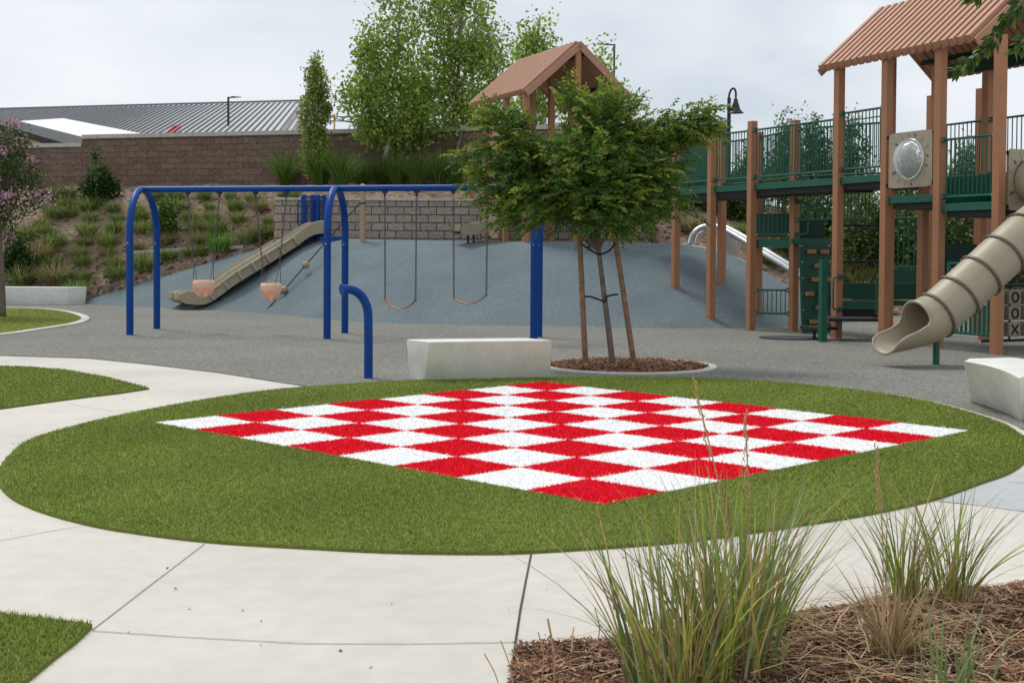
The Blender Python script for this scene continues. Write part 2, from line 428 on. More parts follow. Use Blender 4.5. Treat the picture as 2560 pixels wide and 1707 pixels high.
for x in xs:
    y0 = float(np.interp(x, XS, HY0)); ys = list(np.linspace(y0, 50, 46)) + [70, 120, 300]
    rows.append([(x, y0, min(float(hill(x, y0)) - .0, 0) - .3)] + [(x, y, float(hill(x, y)) + (.0)) for y in ys])
mb = MB(); mb.grid(rows); o = mb.build('hillside', M['hill'], smooth=True); struct(o)
def HIT(px, py, ymin=33.2):
    d = ray(px, py); o_ = np.array([0, 0, EYE])
    for Y in np.arange(ymin, 48, .05):
        p = o_ + d * Y / d[1]
        if Y > float(np.interp(p[0], XS, HY0)) and p[2] <= float(hill(p[0], Y)): p[2] = float(hill(p[0], Y)); return p
    return p

TOE = [(-12.93, 37.36), (-8.17, 33.8), (-6.23, 32.13), (-3.66, 28.7), (-1.67, 27.79), (2.08, 27.05), (4.2, 26.9), (5.9, 27.6), (7.2, 28.6), (8.0, 29.4)]
CRE = [(-12.9, 37.42, .02), (-7.63, 38.0, 1.66), (-5.5, 36.0, 1.93), (-3.3, 34.3, 1.90), (-1.2, 33.2, 1.87), (2.3, 32.6, 1.86), (4.2, 32.3, 1.80), (5.5, 31.6, 1.50), (6.6, 30.7, .87), (7.8, 29.9, .12)]
BAK = [(-12.95, 37.46, 0), (-7.6, 38.05, 1.66), (-6.5, 36.6, 1.93), (-4, 36.4, 1.90), (-1.2, 36.4, 1.87), (2.3, 36.4, 1.86), (4.3, 35.6, 1.84), (6.0, 34.6, 1.4), (7.3, 33.6, .3), (8.4, 32.6, -.02)]
T_ = catmull([(*p, 0) for p in TOE], 8); C_ = catmull(CRE, 8); B_ = catmull(BAK, 8)
rows = []
for a, c, b in zip(T_, C_, B_):
    r = []
    for k in range(17):
        t = k / 16
        p = a + (c - a) * t
        zz = t + .13 * math.sin(2 * math.pi * (t - .5)) * (-1) * (-1) * -1 * 0 + 0
        s_ = t + .085 * math.sin(math.pi * t) * (1 if t > .5 else 1) - .03 * math.sin(2 * math.pi * t)
        r.append((p[0], p[1], (a[2] - .015) * (1 - s_) + c[2] * s_))
    for k in range(1, 7):
        t = k / 6; p = c + (b - c) * t; r.append((p[0], p[1], p[2] + .0))
    rows.append(r)
mb = MB(); mb.grid(rows); struct(mb.build('play_mound', M['blue_rubber'], smooth=True))
mb = MB(); E_ = [np.array(p) for p in catmull([(-12.95, 37.42, .0), (-10.4, 37.73, .79), (-7.7, 38.04, 1.67)], 8)]
for a, b in zip(E_[:-1], E_[1:]): mb.bar(a + [0, .05, .0], b + [0, .05, .0], .12, .10)
for a, b in zip(E_[16:] or [], []): pass
q = [HIT(300, 582), HIT(430, 574), HIT(560, 569)]
for a, b in zip(q[:-1], q[1:]): mb.bar(a, b, .12, .12)
o = mb.build('slope_kerb', M['cap']); struct(o)
mb = MB(); E_ = [np.array(p) for p in catmull([(4.6, 34.5, 1.80), (5.75, 33.1, 1.46), (7.0, 32, .62), (8.2, 30.8, .02)], 6)]
for a, b in zip(E_[:-1], E_[1:]): mb.bar(a, b, .12, .12)
struct(mb.build('mound_kerb', M['cap']))

# ------------------------------------------------------------------ walls
def wall(name, a, b, z0, z1, th, mat, label, cap_h=.1, cap=True, zslope=0):
    a = np.array(a, float); b = np.array(b, float); L = np.linalg.norm(b - a); d = (b - a) / L; n = np.array([-d[1], d[0]])
    if n[1] < 0: n = -n
    t = thing(name, (*a, z0), label, 'wall')
    me = bpy.data.meshes.new('blockwork'); bm = bmesh.new(); uvl = bm.loops.layers.uv.new('UVMap')
    def quad(ps, uvs):
        f = bm.faces.new([bm.verts.new(np.asarray(p) - WL[t.name]) for p in ps])
        for l, uv in zip(f.loops, uvs): l[uvl].uv = uv
    A0, B0 = (*a, z0), (*b, z0); A1, B1 = (*a, z1), (*b, z1 + zslope)
    A0b, B0b = (*(a + n * th), z0), (*(b + n * th), z0); A1b, B1b = (*(a + n * th), z1), (*(b + n * th), z1 + zslope)
    h = z1 - z0
    quad([A0, B0, B1, A1], [(0, 0), (L, 0), (L, h + zslope), (0, h)])
    quad([B0b, A0b, A1b, B1b], [(0, 0), (L, 0), (L, h), (0, h)])
    quad([A0b, A0, A1, A1b], [(0, 0), (th, 0), (th, h), (0, h)]); quad([B0, B0b, B1b, B1], [(0, 0), (th, 0), (th, h), (0, h)])
    quad([A1, B1, B1b, A1b], [(0, 0), (L, 0), (L, th), (0, th)])
    bm.to_mesh(me); bm.free(); me.materials.append(mat)
    o = bpy.data.objects.new('blockwork', me); COL.objects.link(o); o.parent = t
    if cap:
        mb = MB(); k = int(L / .62); 
        for i in range(k):
            s0 = i * L / k + .006; s1 = (i + 1) * L / k - .006
            p0 = np.array([*(a + d * s0 + n * (th / 2)), z1 + zslope * s0 / L + cap_h / 2 + .003]); p1 = np.array([*(a + d * s1 + n * (th / 2)), z1 + zslope * s1 / L + cap_h / 2 + .003])
            mb.bar(p0, p1, th + .1, cap_h)
        o = mb.build('coping', M['cap'], t)
    return t
wl = -15.2
wall('block_wall', (wl, wallY(wl)), (6.5, wallY(6.5)), 2.9, 5.48, .3, M['brown_wall'], 'long brown split-face block wall with pale coping above the mulch slope', .14)
wall('block_wall', (-40, wallY(-40) - 0), (wl - .01, wallY(wl - .01)), 2.9, 5.20, .3, M['brown_wall'], 'lower stepped end of brown block wall at the left behind the pink tree', .14)
wall('retaining_wall', (-6.75, 36.05), (3.95, 36.05), 1.5, 3.02, .3, M['grey_wall'], 'light grey block retaining wall above the blue rubber mound', .07)

# ------------------------------------------------------------------ vegetation builders
def leaf_mesh(P, D, size, col, width=.5, fold=.15):
    """P (n,3) bases, D (n,3) long axes (unit), size (n,), col (n,3) -> V,F,C of folded quads"""
    n = len(P); D = D / (np.linalg.norm(D, axis=1)[:, None] + 1e-9)
    r = rng.normal(size=(n, 3)); S = np.cross(D, r); S /= np.linalg.norm(S, axis=1)[:, None] + 1e-9
    N = np.cross(D, S)
    sz = size[:, None]
    a = P; b = P + D * sz * .45 + S * sz * width * .5 + N * sz * fold; c = P + D * sz; d = P + D * sz * .45 - S * sz * width * .5 + N * sz * fold
    V = np.stack([a, b, c, d], 1).reshape(-1, 3); F = np.arange(4 * n).reshape(n, 4)
    return V, F, np.repeat(col, 4, 0)
def palette(n, cols, jit=.2):
    c = np.asarray(cols)[rng.integers(0, len(cols), n)]
    return c * (1 + rng.normal(0, jit, (n, 1))).clip(.5, 1.8)
def blob_points(blobs, n, hollow=.35):
    """clump centres in a union of ellipsoids, biased outward"""
    out_ = []
    w = np.array([np.prod(b[1]) ** .75 for b in blobs]); w /= w.sum()
    for b, k in zip(blobs, rng.multinomial(n, w)):
        d = rng.normal(size=(k, 3)); d /= np.linalg.norm(d, axis=1)[:, None]
        r = (hollow + (1 - hollow) * rng.random((k, 1))) ** .6
        out_.append(np.asarray(b[0]) + d * r * np.asarray(b[1]))
    return np.concatenate(out_)
def tree(name, label, base, trunk, r0, blobs, nclump, nleaf, lsize, cols, group=None, bark='bark_pale', clump_r=.28, cat='tree', branches=40, width=.7, lean=None, flowers=0):
    t = thing(name, base, label, cat, group)
    tp = catmull([np.asarray(p, float) for p in trunk], 5); k = len(tp)
    mb = MB(); mb.tube(tp, [r0 * (1 - .75 * i / (k - 1)) for i in range(k)], 9)
    cl = blob_points(blobs, nclump)
    for q in cl[rng.permutation(len(cl))[:branches]]:
        j = int(np.clip(rng.integers(k // 3, k), 0, k - 1))
        cand = [i for i in range(k // 3 if r0 > .07 else 0, k) if tp[i][2] < q[2] - .1]
        j = cand[-1] if cand and rng.random() < .4 else (cand[len(cand) // 2] if cand else 0)
        a = tp[j]; mid = (a + q) / 2 + np.array([0, 0, -.05 * np.linalg.norm(q - a)])
        mb.tube(catmull([a, mid, q], 4), [r0 * .28, r0 * .24, r0 * .2, r0 * .17, r0 * .15, r0 * .13, r0 * .1, r0 * .07, r0 * .04], 5, caps=False)
    mb.build('trunk', M[bark], t, smooth=True)
    idx = rng.integers(0, len(cl), nleaf)
    tone = 1 + rng.normal(0, .18, len(cl))
    P = cl[idx] + rng.normal(0, clump_r, (nleaf, 3)) * [.8, .8, 1.15]
    D = rng.normal(size=(nleaf, 3)) + [0, 0, -.35]
    C = palette(nleaf, cols) * tone[idx][:, None].clip(.6, 1.5)
    V, F, CC = leaf_mesh(P, D, lsize * rng.uniform(.7, 1.25, nleaf), C, width)
    npmesh('crown', V, F, M['leaf'], t, CC)
    if flowers:
        fc = cl[rng.permutation(len(cl))[:flowers]]
        c0 = np.mean([b[0] for b in blobs], 0); fc = fc + (fc - c0) * .15
        n = flowers * 60
        Pf = np.repeat(fc, 60, 0) + rng.normal(0, .085, (n, 3)); 
        V, F, CC = leaf_mesh(Pf, rng.normal(size=(n, 3)), np.full(n, .07), palette(n, [(.55, .25, .42), (.65, .36, .5), (.5, .2, .36), (.7, .5, .58)], .12), .8)
        npmesh('blossom', V, F, M['pink'], t, CC)
    return t
def dsh(pts_r, Y):
    """blobs given as (px,py,rx px,ry px,depth m)"""
    return [(A(x, y, Y), (rx * Y / FPX, dz, ry * Y / FPX)) for x, y, rx, ry, dz in pts_r]

def blades_np(n, base, spread, height, lean, width, cols, seg=5, droop=.5, up_bias=0, base_r=None):
    """arching tapered blades; returns V,F,C"""
    ang = rng.uniform(0, 2 * math.pi, n); rad = np.sqrt(rng.random(n)) * spread
    P0 = np.stack([np.cos(ang) * rad, np.sin(ang) * rad, np.zeros(n)], 1) + np.asarray(base)
    ang2 = ang + rng.normal(0, .7, n)
    ln = np.abs(rng.normal(lean, lean * .5, n)) * (.4 + .8 * rad / max(spread, 1e-6))
    h = height * rng.uniform(.55, 1.08, n)
    dr = droop * rng.uniform(.1, 1.0, n)
    ts = np.linspace(0, 1, seg + 1); w = width * rng.uniform(.5, 1.2, n)
    sdv = np.stack([-np.sin(ang2), np.cos(ang2), np.zeros(n)], 1)
    tw = rng.uniform(-1, 1, n)[:, None]
    sdv = sdv * np.cos(tw) + np.stack([np.cos(ang2), np.sin(ang2), np.zeros(n)], 1) * np.sin(tw)
    rows = []
    for t in ts:
        c = P0 + np.stack([np.cos(ang2), np.sin(ang2), np.zeros(n)], 1) * (ln * h * t ** 1.5)[:, None]
        c = c + np.array([0, 0, 1.]) * (h * (t - dr * ln * t ** 2.6))[:, None]
        ww = (w * (1 - t ** 1.7) * (.55 + .9 * min(t * 3, .5)))[:, None] + .0004
        rows.append(np.stack([c - sdv * ww / 2, c + sdv * ww / 2], 1))
    V = np.stack(rows, 1).reshape(-1, 3)        # n, seg+1, 2
    base_i = (np.arange(n) * (seg + 1) * 2)[:, None, None]
    f = np.array([[2 * i, 2 * i + 1, 2 * i + 3, 2 * i + 2] for i in range(seg)])[None]
    F = (base_i + f).reshape(-1, 4)
    C = np.repeat(palette(n, cols, .18), (seg + 1) * 2, 0)
    return V, F, C

# ------------------------------------------------------------------ artificial turf blades and checkerboard
BO, BA, BS = np.array([.611, 7.875]), .815, .6615
BI = np.array([math.cos(BA), math.sin(BA)]); BJ = np.array([-math.sin(BA), math.cos(BA)])
K_ = np.array([[0, 0], [8, 0], [8, 8], [0, 8]])
# refined corner positions measured on the ground
c00, c80, c88, c08 = [np.array(G(x / 1.0884, y / 1.0884)[:2]) for x, y in ((1508.3, 1267.6), (2423.5, 1080.8), (1358, 958.2), (386.8, 1060))]
def bil(i, j):
    a, b = np.asarray(i) / 8., np.asarray(j) / 8.
    a = a[..., None]; b = b[..., None]
    return c00 * (1 - a) * (1 - b) + c80 * a * (1 - b) + c88 * a * b + c08 * (1 - a) * b
QI = (c80 - c00 + c88 - c08) / 16; QJ = (c08 - c00 + c88 - c80) / 16
def cell(P):
    # inverse by a few Newton steps on the bilinear patch
    ij = np.full((len(P), 2), 4.)
    for _ in range(6):
        r = P - bil(ij[:, 0], ij[:, 1])
        Jm = np.stack([QI, QJ], 1)
        ij = ij + r @ np.linalg.inv(Jm).T
    return ij
def turf(poly, dens, h=.026, w=.0055, z=.012, board=None, name='turf_grass', greens=None, minden=.35):
    q = np.asarray(poly)[:, :2]
    def wgt(P):
        d = np.hypot(P[:, 0], P[:, 1]); return np.clip((7.5 / d) ** .9, minden, 1)
    P = sample_poly(q, dens, wgt)
    return P
GREENS = [(0.200, 0.279, 0.036), (0.250, 0.324, 0.056), (0.150, 0.222, 0.030), (0.290, 0.343, 0.082), (0.220, 0.283, 0.041), (0.200, 0.264, 0.041), (0.320, 0.324, 0.133)]
def turf_blades(P, h, w, z, C):
    n = len(P); d = np.hypot(P[:, 0], P[:, 1]); ww = (w * np.clip(d / 7, 1, 2.4))[:, None]
    ang = rng.uniform(0, 2 * math.pi, n); ln = rng.uniform(.4, 1.5, n)
    hh = (h * rng.uniform(.6, 1.1, n))
    off = np.stack([np.cos(ang), np.sin(ang)], 1) * (ln * hh)[:, None]
    sd_ = np.stack([-np.sin(ang), np.cos(ang)], 1) * ww / 2
    V = np.zeros((n, 3, 3), np.float32)
    V[:, 0, :2] = P - sd_; V[:, 1, :2] = P + sd_; V[:, 0, 2] = z; V[:, 1, 2] = z; V[:, 2, :2] = P + off; V[:, 2, 2] = z + hh
    return V.reshape(-1, 3), np.arange(3 * n).reshape(n, 3), np.repeat(C, 3, 0)
P = turf(lawn, 13000)
ij = cell(P); onb = (ij > 0).all(1) & (ij < 8).all(1)
onb2 = onb & ((rng.random(len(P)) < .2) | ((np.floor(ij).sum(1) % 2) == 0))
Pg = P[~onb]; Pb = P[onb2]; ijb = ij[onb2]
patch = 1 + .13 * np.sin(Pg[:, 0] * 2.3 + 1.3 * np.sin(Pg[:, 1] * 1.1)) * np.sin(Pg[:, 1] * 1.9 + 1.7 * np.sin(Pg[:, 0] * .9))
Cg = palette(len(Pg), GREENS, .2) * patch[:, None]
V, F, C = turf_blades(Pg, .020, .0045, .012, Cg)
stuff(npmesh('turf_grass', V, F, M['turf'], None, C), 'short green artificial turf blades of the oval lawn around the red and white board', 'turf')
wob = ijb + rng.normal(0, .007, ijb.shape)
red = (np.floor(wob[:, 0]).astype(int) + np.floor(wob[:, 1]).astype(int)) % 2 == 0
Cb = np.where(red[:, None], palette(len(Pb), [(.80, .002, .026), (.72, .002, .02), (.85, .03, .055), (.76, .002, .024)], .12), palette(len(Pb), [(.86, .86, .85), (.84, .84, .83), (.88, .88, .87)], .02))
V, F, C = turf_blades(Pb, .017, .006, .016, Cb)
bt = thing('checkerboard', (*bil(np.array(4.), np.array(4.)), .012), 'large red and white checkerboard of eight by eight turf squares set in the lawn', 'game board')
mb = MB()
for i in range(8):
    for j in range(8):
        col = (.74, .002, .022) if (i + j) % 2 == 0 else (.79, .79, .78)
        ps = [bil(np.array(float(a)), np.array(float(b))) for a, b in ((i, j), (i + 1, j), (i + 1, j + 1), (i, j + 1))]
        mb.add([(*p, .0165) for p in ps], [(0, 1, 2, 3)], col)
o = mb.build('squares', M['board_base'], bt, colors=True)
o = npmesh('pile', V, F, M['turf'], bt, C); o['kind'] = 'stuff'
for poly, nm, lab, dens, z in ((wedge, 'turf_grass', 'short green turf blades on the pointed strip beside the left path', 8000, .012), (corner, 'turf_grass', 'short green turf blades on the bottom left corner patch', 18000, .012), (isl, 'turf_grass', 'short green turf blades on the kerbed island at the far left', 1500, .02)):
    P = turf(poly, dens)
    V, F, C = turf_blades(P, .020, .005, z, palette(len(P), GREENS, .2) * .95)
    stuff(npmesh(nm, V, F, M['turf'], None, C), lab, 'turf')

# ------------------------------------------------------------------ mulch beds
def chips(P, zf, n, lo, hi, cols, name, label):
    ang = rng.uniform(0, 2 * math.pi, n); tilt = rng.normal(0, .25, n); Ls = rng.uniform(lo, hi, n); Ws = Ls * rng.uniform(.08, .22, n)
    d = np.stack([np.cos(ang) * np.cos(tilt), np.sin(ang) * np.cos(tilt), np.sin(tilt)], 1); s = np.stack([-np.sin(ang), np.cos(ang), rng.normal(0, .4, n)], 1)
    c = np.concatenate([P, (zf(P) + rng.uniform(0, .018, n))[:, None]], 1)
    a = d * Ls[:, None] / 2; b = s * Ws[:, None] / 2
    V = np.stack([c - a - b * .6, c + a - b, c + a * .9 + b, c - a + b], 1).reshape(-1, 3)
    C = np.repeat(palette(n, cols, .3), 4, 0)
    return stuff(npmesh(name, V, np.arange(4 * n).reshape(n, 4), M['chips'], None, C), label, 'mulch')
CHIP = [(.20, .10, .06), (.27, .145, .09), (.12, .06, .035), (.31, .19, .125), (.23, .12, .075), (.15, .075, .045), (.38, .26, .18)]
bed_px = [(1174, 1640), (1172, 1560), (1183, 1482), (1270, 1475), (1400, 1468), (1600, 1445), (1760, 1424), (1870, 1413), (1990, 1386), (2100, 1375), (2250, 1362), (2352, 1346), (2500, 1325), (2600, 1400), (2600, 1800), (1900, 1900), (1174, 1800)]
bed = np.array([G(*q)[:2] for q in bed_px])
def edge_dist(P, poly):
    q = np.asarray(poly)[:, :2]; dmin = np.full(len(P), 1e9)
    for i in range(len(q)):
        a, b = q[i], q[(i + 1) % len(q)]; ab = b - a
        t = np.clip(((P - a) @ ab) / (ab @ ab), 0, 1); dmin = np.minimum(dmin, np.linalg.norm(P - a - t[:, None] * ab, axis=1))
    return dmin
def bedz(P):
    P = np.atleast_2d(P)
    e = edge_dist(P, bed); i = inside(P, bed)
    z = -.002 + .10 * np.clip((P[:, 0] - .6) / 1.2, 0, 1) * (1 - np.exp(-e / .25)) + .02 * (1 - np.exp(-e / .06))
    z += .012 * np.sin(P[:, 0] * 13) * np.sin(P[:, 1] * 11)
    return np.where(i, z, -.02)
x0, y0 = bed.min(0); x1, y1 = bed.max(0)
gx = np.linspace(x0, x1, 110); gy = np.linspace(y0, y1, 90)
XX, YY = np.meshgrid(gx, gy); PP = np.stack([XX.ravel(), YY.ravel()], 1)
ins = inside(PP, bed) | (edge_dist(PP, bed) < .02); zz = bedz(PP)
F = []
nx = len(gx)
I2 = ins.reshape(len(gy), nx)
for j in range(len(gy) - 1):
    for i in range(nx - 1):
        if I2[j, i] and I2[j, i + 1] and I2[j + 1, i] and I2[j + 1, i + 1]: F.append((j * nx + i, j * nx + i + 1, (j + 1) * nx + i + 1, (j + 1) * nx + i))
struct(npmesh('mulch_bed', np.concatenate([PP, zz[:, None]], 1), F, M['mulch'], smooth=True))
P = sample_poly(bed, 11000); 
chips(P, bedz, len(P), .012, .055, CHIP, 'bark_mulch', 'loose brown bark chips over the planting bed at the bottom right')

RC = (np.array(G(1440, 826)[:2]) + np.array(G(1440, 858)[:2])) / 2
ry = abs(G(1440, 858)[1] - G(1440, 826)[1]) / 2; rx = 1.12
oval = [RC + [rx * math.cos(a), ry * math.sin(a)] for a in np.linspace(0, 2 * math.pi, 60, endpoint=False)]
struct(ring('planter_kerb', oval, .13, .02, M['concrete'], .01, .03))
struct(sheet('planter_soil', oval, .018, M['mulch'], .01))
P = sample_poly(oval, 2200); chips(P, lambda p: np.full(len(p), .02), len(P), .03, .10, [(.20, .10, .06), (.27, .15, .09), (.13, .065, .04), (.33, .2, .13), (.23, .12, .075)], 'bark_mulch', 'reddish brown bark chips in the oval planter under the young tree')

# ------------------------------------------------------------------ benches
def hexa(name, label, bot, top, z, mat, bevel=.02, group=None, z0=-.01):
    b = [np.array([*p[:2], z0]) for p in bot]; t = [np.array([*p[:2], z]) for p in top]
    mb = MB(); mb.prism(b, t)
    o = mb.build(name, mat, bevel=bevel, at=(*np.mean(b, 0)[:2], 0), smooth='auto')
    return tag(o, label, 'bench', group)
BH = .50
t0, t1, t2, t3 = G(986, 785, BH), G(1268, 781.5, BH), G(1244, 774, BH), G(933, 779, BH)
t2 = t1 + (t3 - t0)
b0, b1 = G(973, 876), G(1265, 869.5); dpt = unit((t3 - t0)[:2]); wtop = np.linalg.norm((t3 - t0)[:2])
b3 = np.array([*(b0[:2] + dpt * wtop * .62), 0]); b2 = np.array([*(b1[:2] + dpt * wtop * .62), 0])
hexa('concrete_bench', 'long white tapered concrete block bench at the back edge of the lawn', [b0, b1, b2, b3], [t0, t1, t2, t3], BH, M['bench'])
# right, gently curved bench
f_top = catmull([G(2213, 829, BH), G(2262, 838, BH), G(2306, 851, BH), G(2341, 868, BH)], 5)
k_top = catmull([G(2225, 823, BH), G(2275, 822, BH), G(2335, 822, BH), G(2425, 838, BH)], 5)
f_bot = catmull([G(2229, 922), G(2270, 934), G(2316, 950), G(2346, 967)], 5)
k_bot = [a + (k - f) * .85 for a, k, f in zip(f_bot, k_top, f_top)]
tp_ = list(f_top) + list(k_top)[::-1]; bt_ = list(f_bot) + list(k_bot)[::-1]
hexa('concrete_bench', 'curved white concrete bench at the right frame edge near the tube slide', bt_, tp_, BH, M['bench'], .018)
l0, l1 = G(-60, 699), G(156, 700); dv = np.array([.35, .6, 0])
hexa('concrete_bench', 'white concrete bench at the foot of the slope on the far left', [l0 + [0, .05, 0], l1 + [0, .05, 0], l1 + dv * .9, l0 + dv * .9], [l0, l1, l1 + dv, l0 + dv], .5, M['bench'])

# ------------------------------------------------------------------ swing set
ZB = float(A(560, 435, 24.4)[2])
BL = np.array([-7.2, 24.75, ZB]); BM = np.array([-3.3, 23.85, ZB]); BR = np.array([.46, 22.98, ZB])
LEGS = [((-7.15, 23.79), (-7.17, 25.67), BL), ((-3.35, 23.05), (-3.24, 24.67), BM), ((.384, 22.05), (.51, 23.9), BR)]
sw = thing('swing_frame', (*BM[:2], 0), 'long blue steel swing frame with three arched leg pairs', 'swing set')
mb = MB(); mb.tube([BL + (BL - BM) * .004, BM, BR], .06, 18); mb.build('top_beam', M['blue'], sw, smooth='auto')
for f_, b_, ap in LEGS:
    for q in (f_, b_):
        q = np.array([*q, 0.]); pth = [q + [0, 0, -.02], q + [0, 0, 1.0], q + [0, 0, 1.9]]
        H_ = np.array([ap[0], ap[1], 0]) - q
        for k in range(1, 13):
            a = math.pi / 2 * k / 12
            pth.append(q + H_ * (1 - math.cos(a)) + np.array([0, 0, 1.9 + (ZB - 1.9) * math.sin(a)]))
        mb = MB(); mb.tube(pth, .067, 18); lg = mb.build('leg', M['blue'], sw, smooth='auto')
        mb = MB(); mb.disc(q + [-.02, -.063, 1.72], (0, 1, 0), .012, 8, .012); mb.build('bolt', M['bolt'], lg)
def beam_at(px):
    lo, hi = 0., 2.
    for _ in range(40):
        m_ = (lo + hi) / 2; p = BL + (BM - BL) * m_ if m_ < 1 else BM + (BR - BM) * (m_ - 1)
        if PX(p)[0] < px: lo = m_
        else: hi = m_
    return p
def chain_mb(a, b, link=.055):
    mb = MB(); a = np.asarray(a, float); b = np.asarray(b, float); L = np.linalg.norm(b - a); d = (b - a) / L
    n = max(2, int(L / (link * .74)))
    s1 = unit(np.cross(d, [0.3, 1, .1])); s2 = np.cross(d, s1)
    for i in range(n):
        c = a + (b - a) * (i + .5) / n; s = s1 if i % 2 else s2
        pts = [c + d * link / 2 * math.cos(t) + s * link * .3 * math.sin(t) for t in np.linspace(0, 2 * math.pi, 8, endpoint=False)]
        mb.tube(pts, .0065, 4, False, closed=True)
    return mb
for px in (431, 504, 587, 658, 884, 957, 1042, 1120):
    p = beam_at(px); mb = MB(); mb.box(p + [0, 0, -.075], (.07, .09, .05)); mb.box(p + [0, 0, -.12], (.035, .05, .06)); mb.tube([p + [-.05, 0, -.075], p + [.05, 0, -.075]], .016, 8)
    mb.build('swing_hanger', material('hanger_%d' % px, (.012, .02, .06), .5) if px == 431 else bpy.data.materials['hanger_431'], sw)
def bucket(pa, pb, ys, label, rot=0.0):
    a, b = beam_at(pa), beam_at(pb); a = a + [0, 0, -.14]; b = b + [0, 0, -.14]
    c = (a + b) / 2
    w = unit((b - a) * [1, 1, 0]); zt = float(A(PX(c)[0], ys, c[1])[2])
    ctr = np.array([c[0], c[1], zt])
    w2 = np.array([w[0] * math.cos(rot) - w[1] * math.sin(rot), w[0] * math.sin(rot) + w[1] * math.cos(rot), 0]); n2 = np.array([-w2[1], w2[0], 0])
    t = thing('bucket_swing', ctr, label, 'swing', 'bucket swings on the blue frame')
    # hollow seat with two leg holes: shell of revolution squashed, front cut away
    mb = MB(); rows = []
    prof = [(0, .165), (.05, .17), (.12, .17), (.135, .168), (.20, .155), (.26, .12), (.30, .06), (.305, .0)]
    na = 24
    for dz, r in prof:
        rows.append([ctr + w2 * (r * 1.12 * math.cos(t_)) + n2 * (r * .95 * math.sin(t_)) + np.array([0, 0, -dz]) for t_ in np.linspace(0, 2 * math.pi, na, endpoint=False)])
    n_ = na; vv = [p for r in rows for p in r]; ff = []
    for i in range(len(rows) - 1):
        for j in range(n_):
            an = (j + .5) / n_ * 360
            hole = 2 < i < 6 and (226 < an < 262 or 278 < an < 314)
            if not hole: ff.append((i * n_ + j, i * n_ + (j + 1) % n_, (i + 1) * n_ + (j + 1) % n_, (i + 1) * n_ + j))
    mb.add(vv, ff); o = mb.build('seat', M['peach'], t, smooth=True)
    so = o.modifiers.new('Solid', 'SOLIDIFY'); so.thickness = .014
    mb = MB(); mb.tube([p + np.array([0, 0, .0]) for p in rows[0]], .013, 6, False, closed=True); mb.build('rim', M['peach'], t, smooth=True)
    for sgn, top in ((-1, a), (1, b)):
        y_ = ctr + w2 * sgn * .2 + np.array([0, 0, .42])
        ch = chain_mb(top, y_).build('chain', M['galv'], t)
        for q in (-1, 1):
            mb = MB(); mb.tube([y_, ctr + w2 * sgn * .165 + n2 * q * .09 + np.array([0, 0, .0])], .007, 5); mb.build('strap', M['galv'], t)
bucket(431, 504, 645, 'peach bucket swing seat nearer the left end of the blue frame', .15)
bucket(587, 658, 652, 'peach bucket swing seat just left of the middle leg pair', -.2)
def belt(pa, pb, yl, yr, yb, label):
    a, b = beam_at(pa) + [0, 0, -.14], beam_at(pb) + [0, 0, -.14]
    t = thing('belt_swing', (*((a + b) / 2)[:2], float(A(pa, yb, a[1])[2])), label, 'swing', 'belt swings on the blue frame')
    ea = np.array([*a[:2], A(pa, yl, a[1])[2]]) + (b - a) * .02; eb = np.array([*b[:2], A(pb, yr, b[1])[2]]) - (b - a) * .02
    for s, e in ((a, ea), (b, eb)): chain_mb(s, e).build('chain', M['galv'], t)
    zb_ = float(A((pa + pb) / 2, yb, (a[1] + b[1]) / 2)[2]); w = unit((b - a) * [1, 1, 0]); n = np.array([-w[1], w[0], 0])
    pts = []
    for k in range(17):
        u_ = k / 16; p = ea + (eb - ea) * u_; p[2] -= ((ea[2] + eb[2]) / 2 - zb_) * math.sin(math.pi * u_) ** .8; pts.append(p)
    mb = MB(); mb.grid([[p + n * .075, p - n * .075, p - n * .075 + [0, 0, .016], p + n * .075 + [0, 0, .016]] for p in pts], True); mb.build('belt_seat', M['belt'], t, smooth='auto')
belt(884, 957, 690, 690, 711, 'curved belt swing seat on chains, the lower one right of the middle legs')
belt(1042, 1120, 686, 679, 698, 'curved belt swing seat on chains nearest the leafy young tree')

# bent blue pipe post
b_ = np.array([*G(846, 868)[:2], -.02]); zt = float(A(840, 655, 15.9)[2])
pth = [b_, b_ + [0, 0, .45], b_ + [-.005, 0, .80]]
for k in range(1, 11):
    a = math.pi / 2 * k / 10; pth.append(b_ + np.array([-.24 * (1 - math.cos(a)) - .005, -.16 * (1 - math.cos(a)), .80 + (zt - .05 + .02 - .80) * math.sin(a)]))
pth.append(pth[-1] + np.array([-.06, -.04, -.004]))
t = thing('bent_pipe_post', (*b_[:2], 0), 'short blue steel pipe post bent over at its top, left of the white bench', 'post')
mb = MB(); mb.tube(pth, .056, 20); mb.build('pipe', M['blue'], t, smooth='auto')
e = pth[-1]; dd = unit(pth[-1] - pth[-2]); mb = MB(); mb.tube([e - dd * .05, e - dd * .02, e + dd * .012], [.058, .068, .07], 20); mb.build('end_flange', M['blue'], t, smooth='auto')

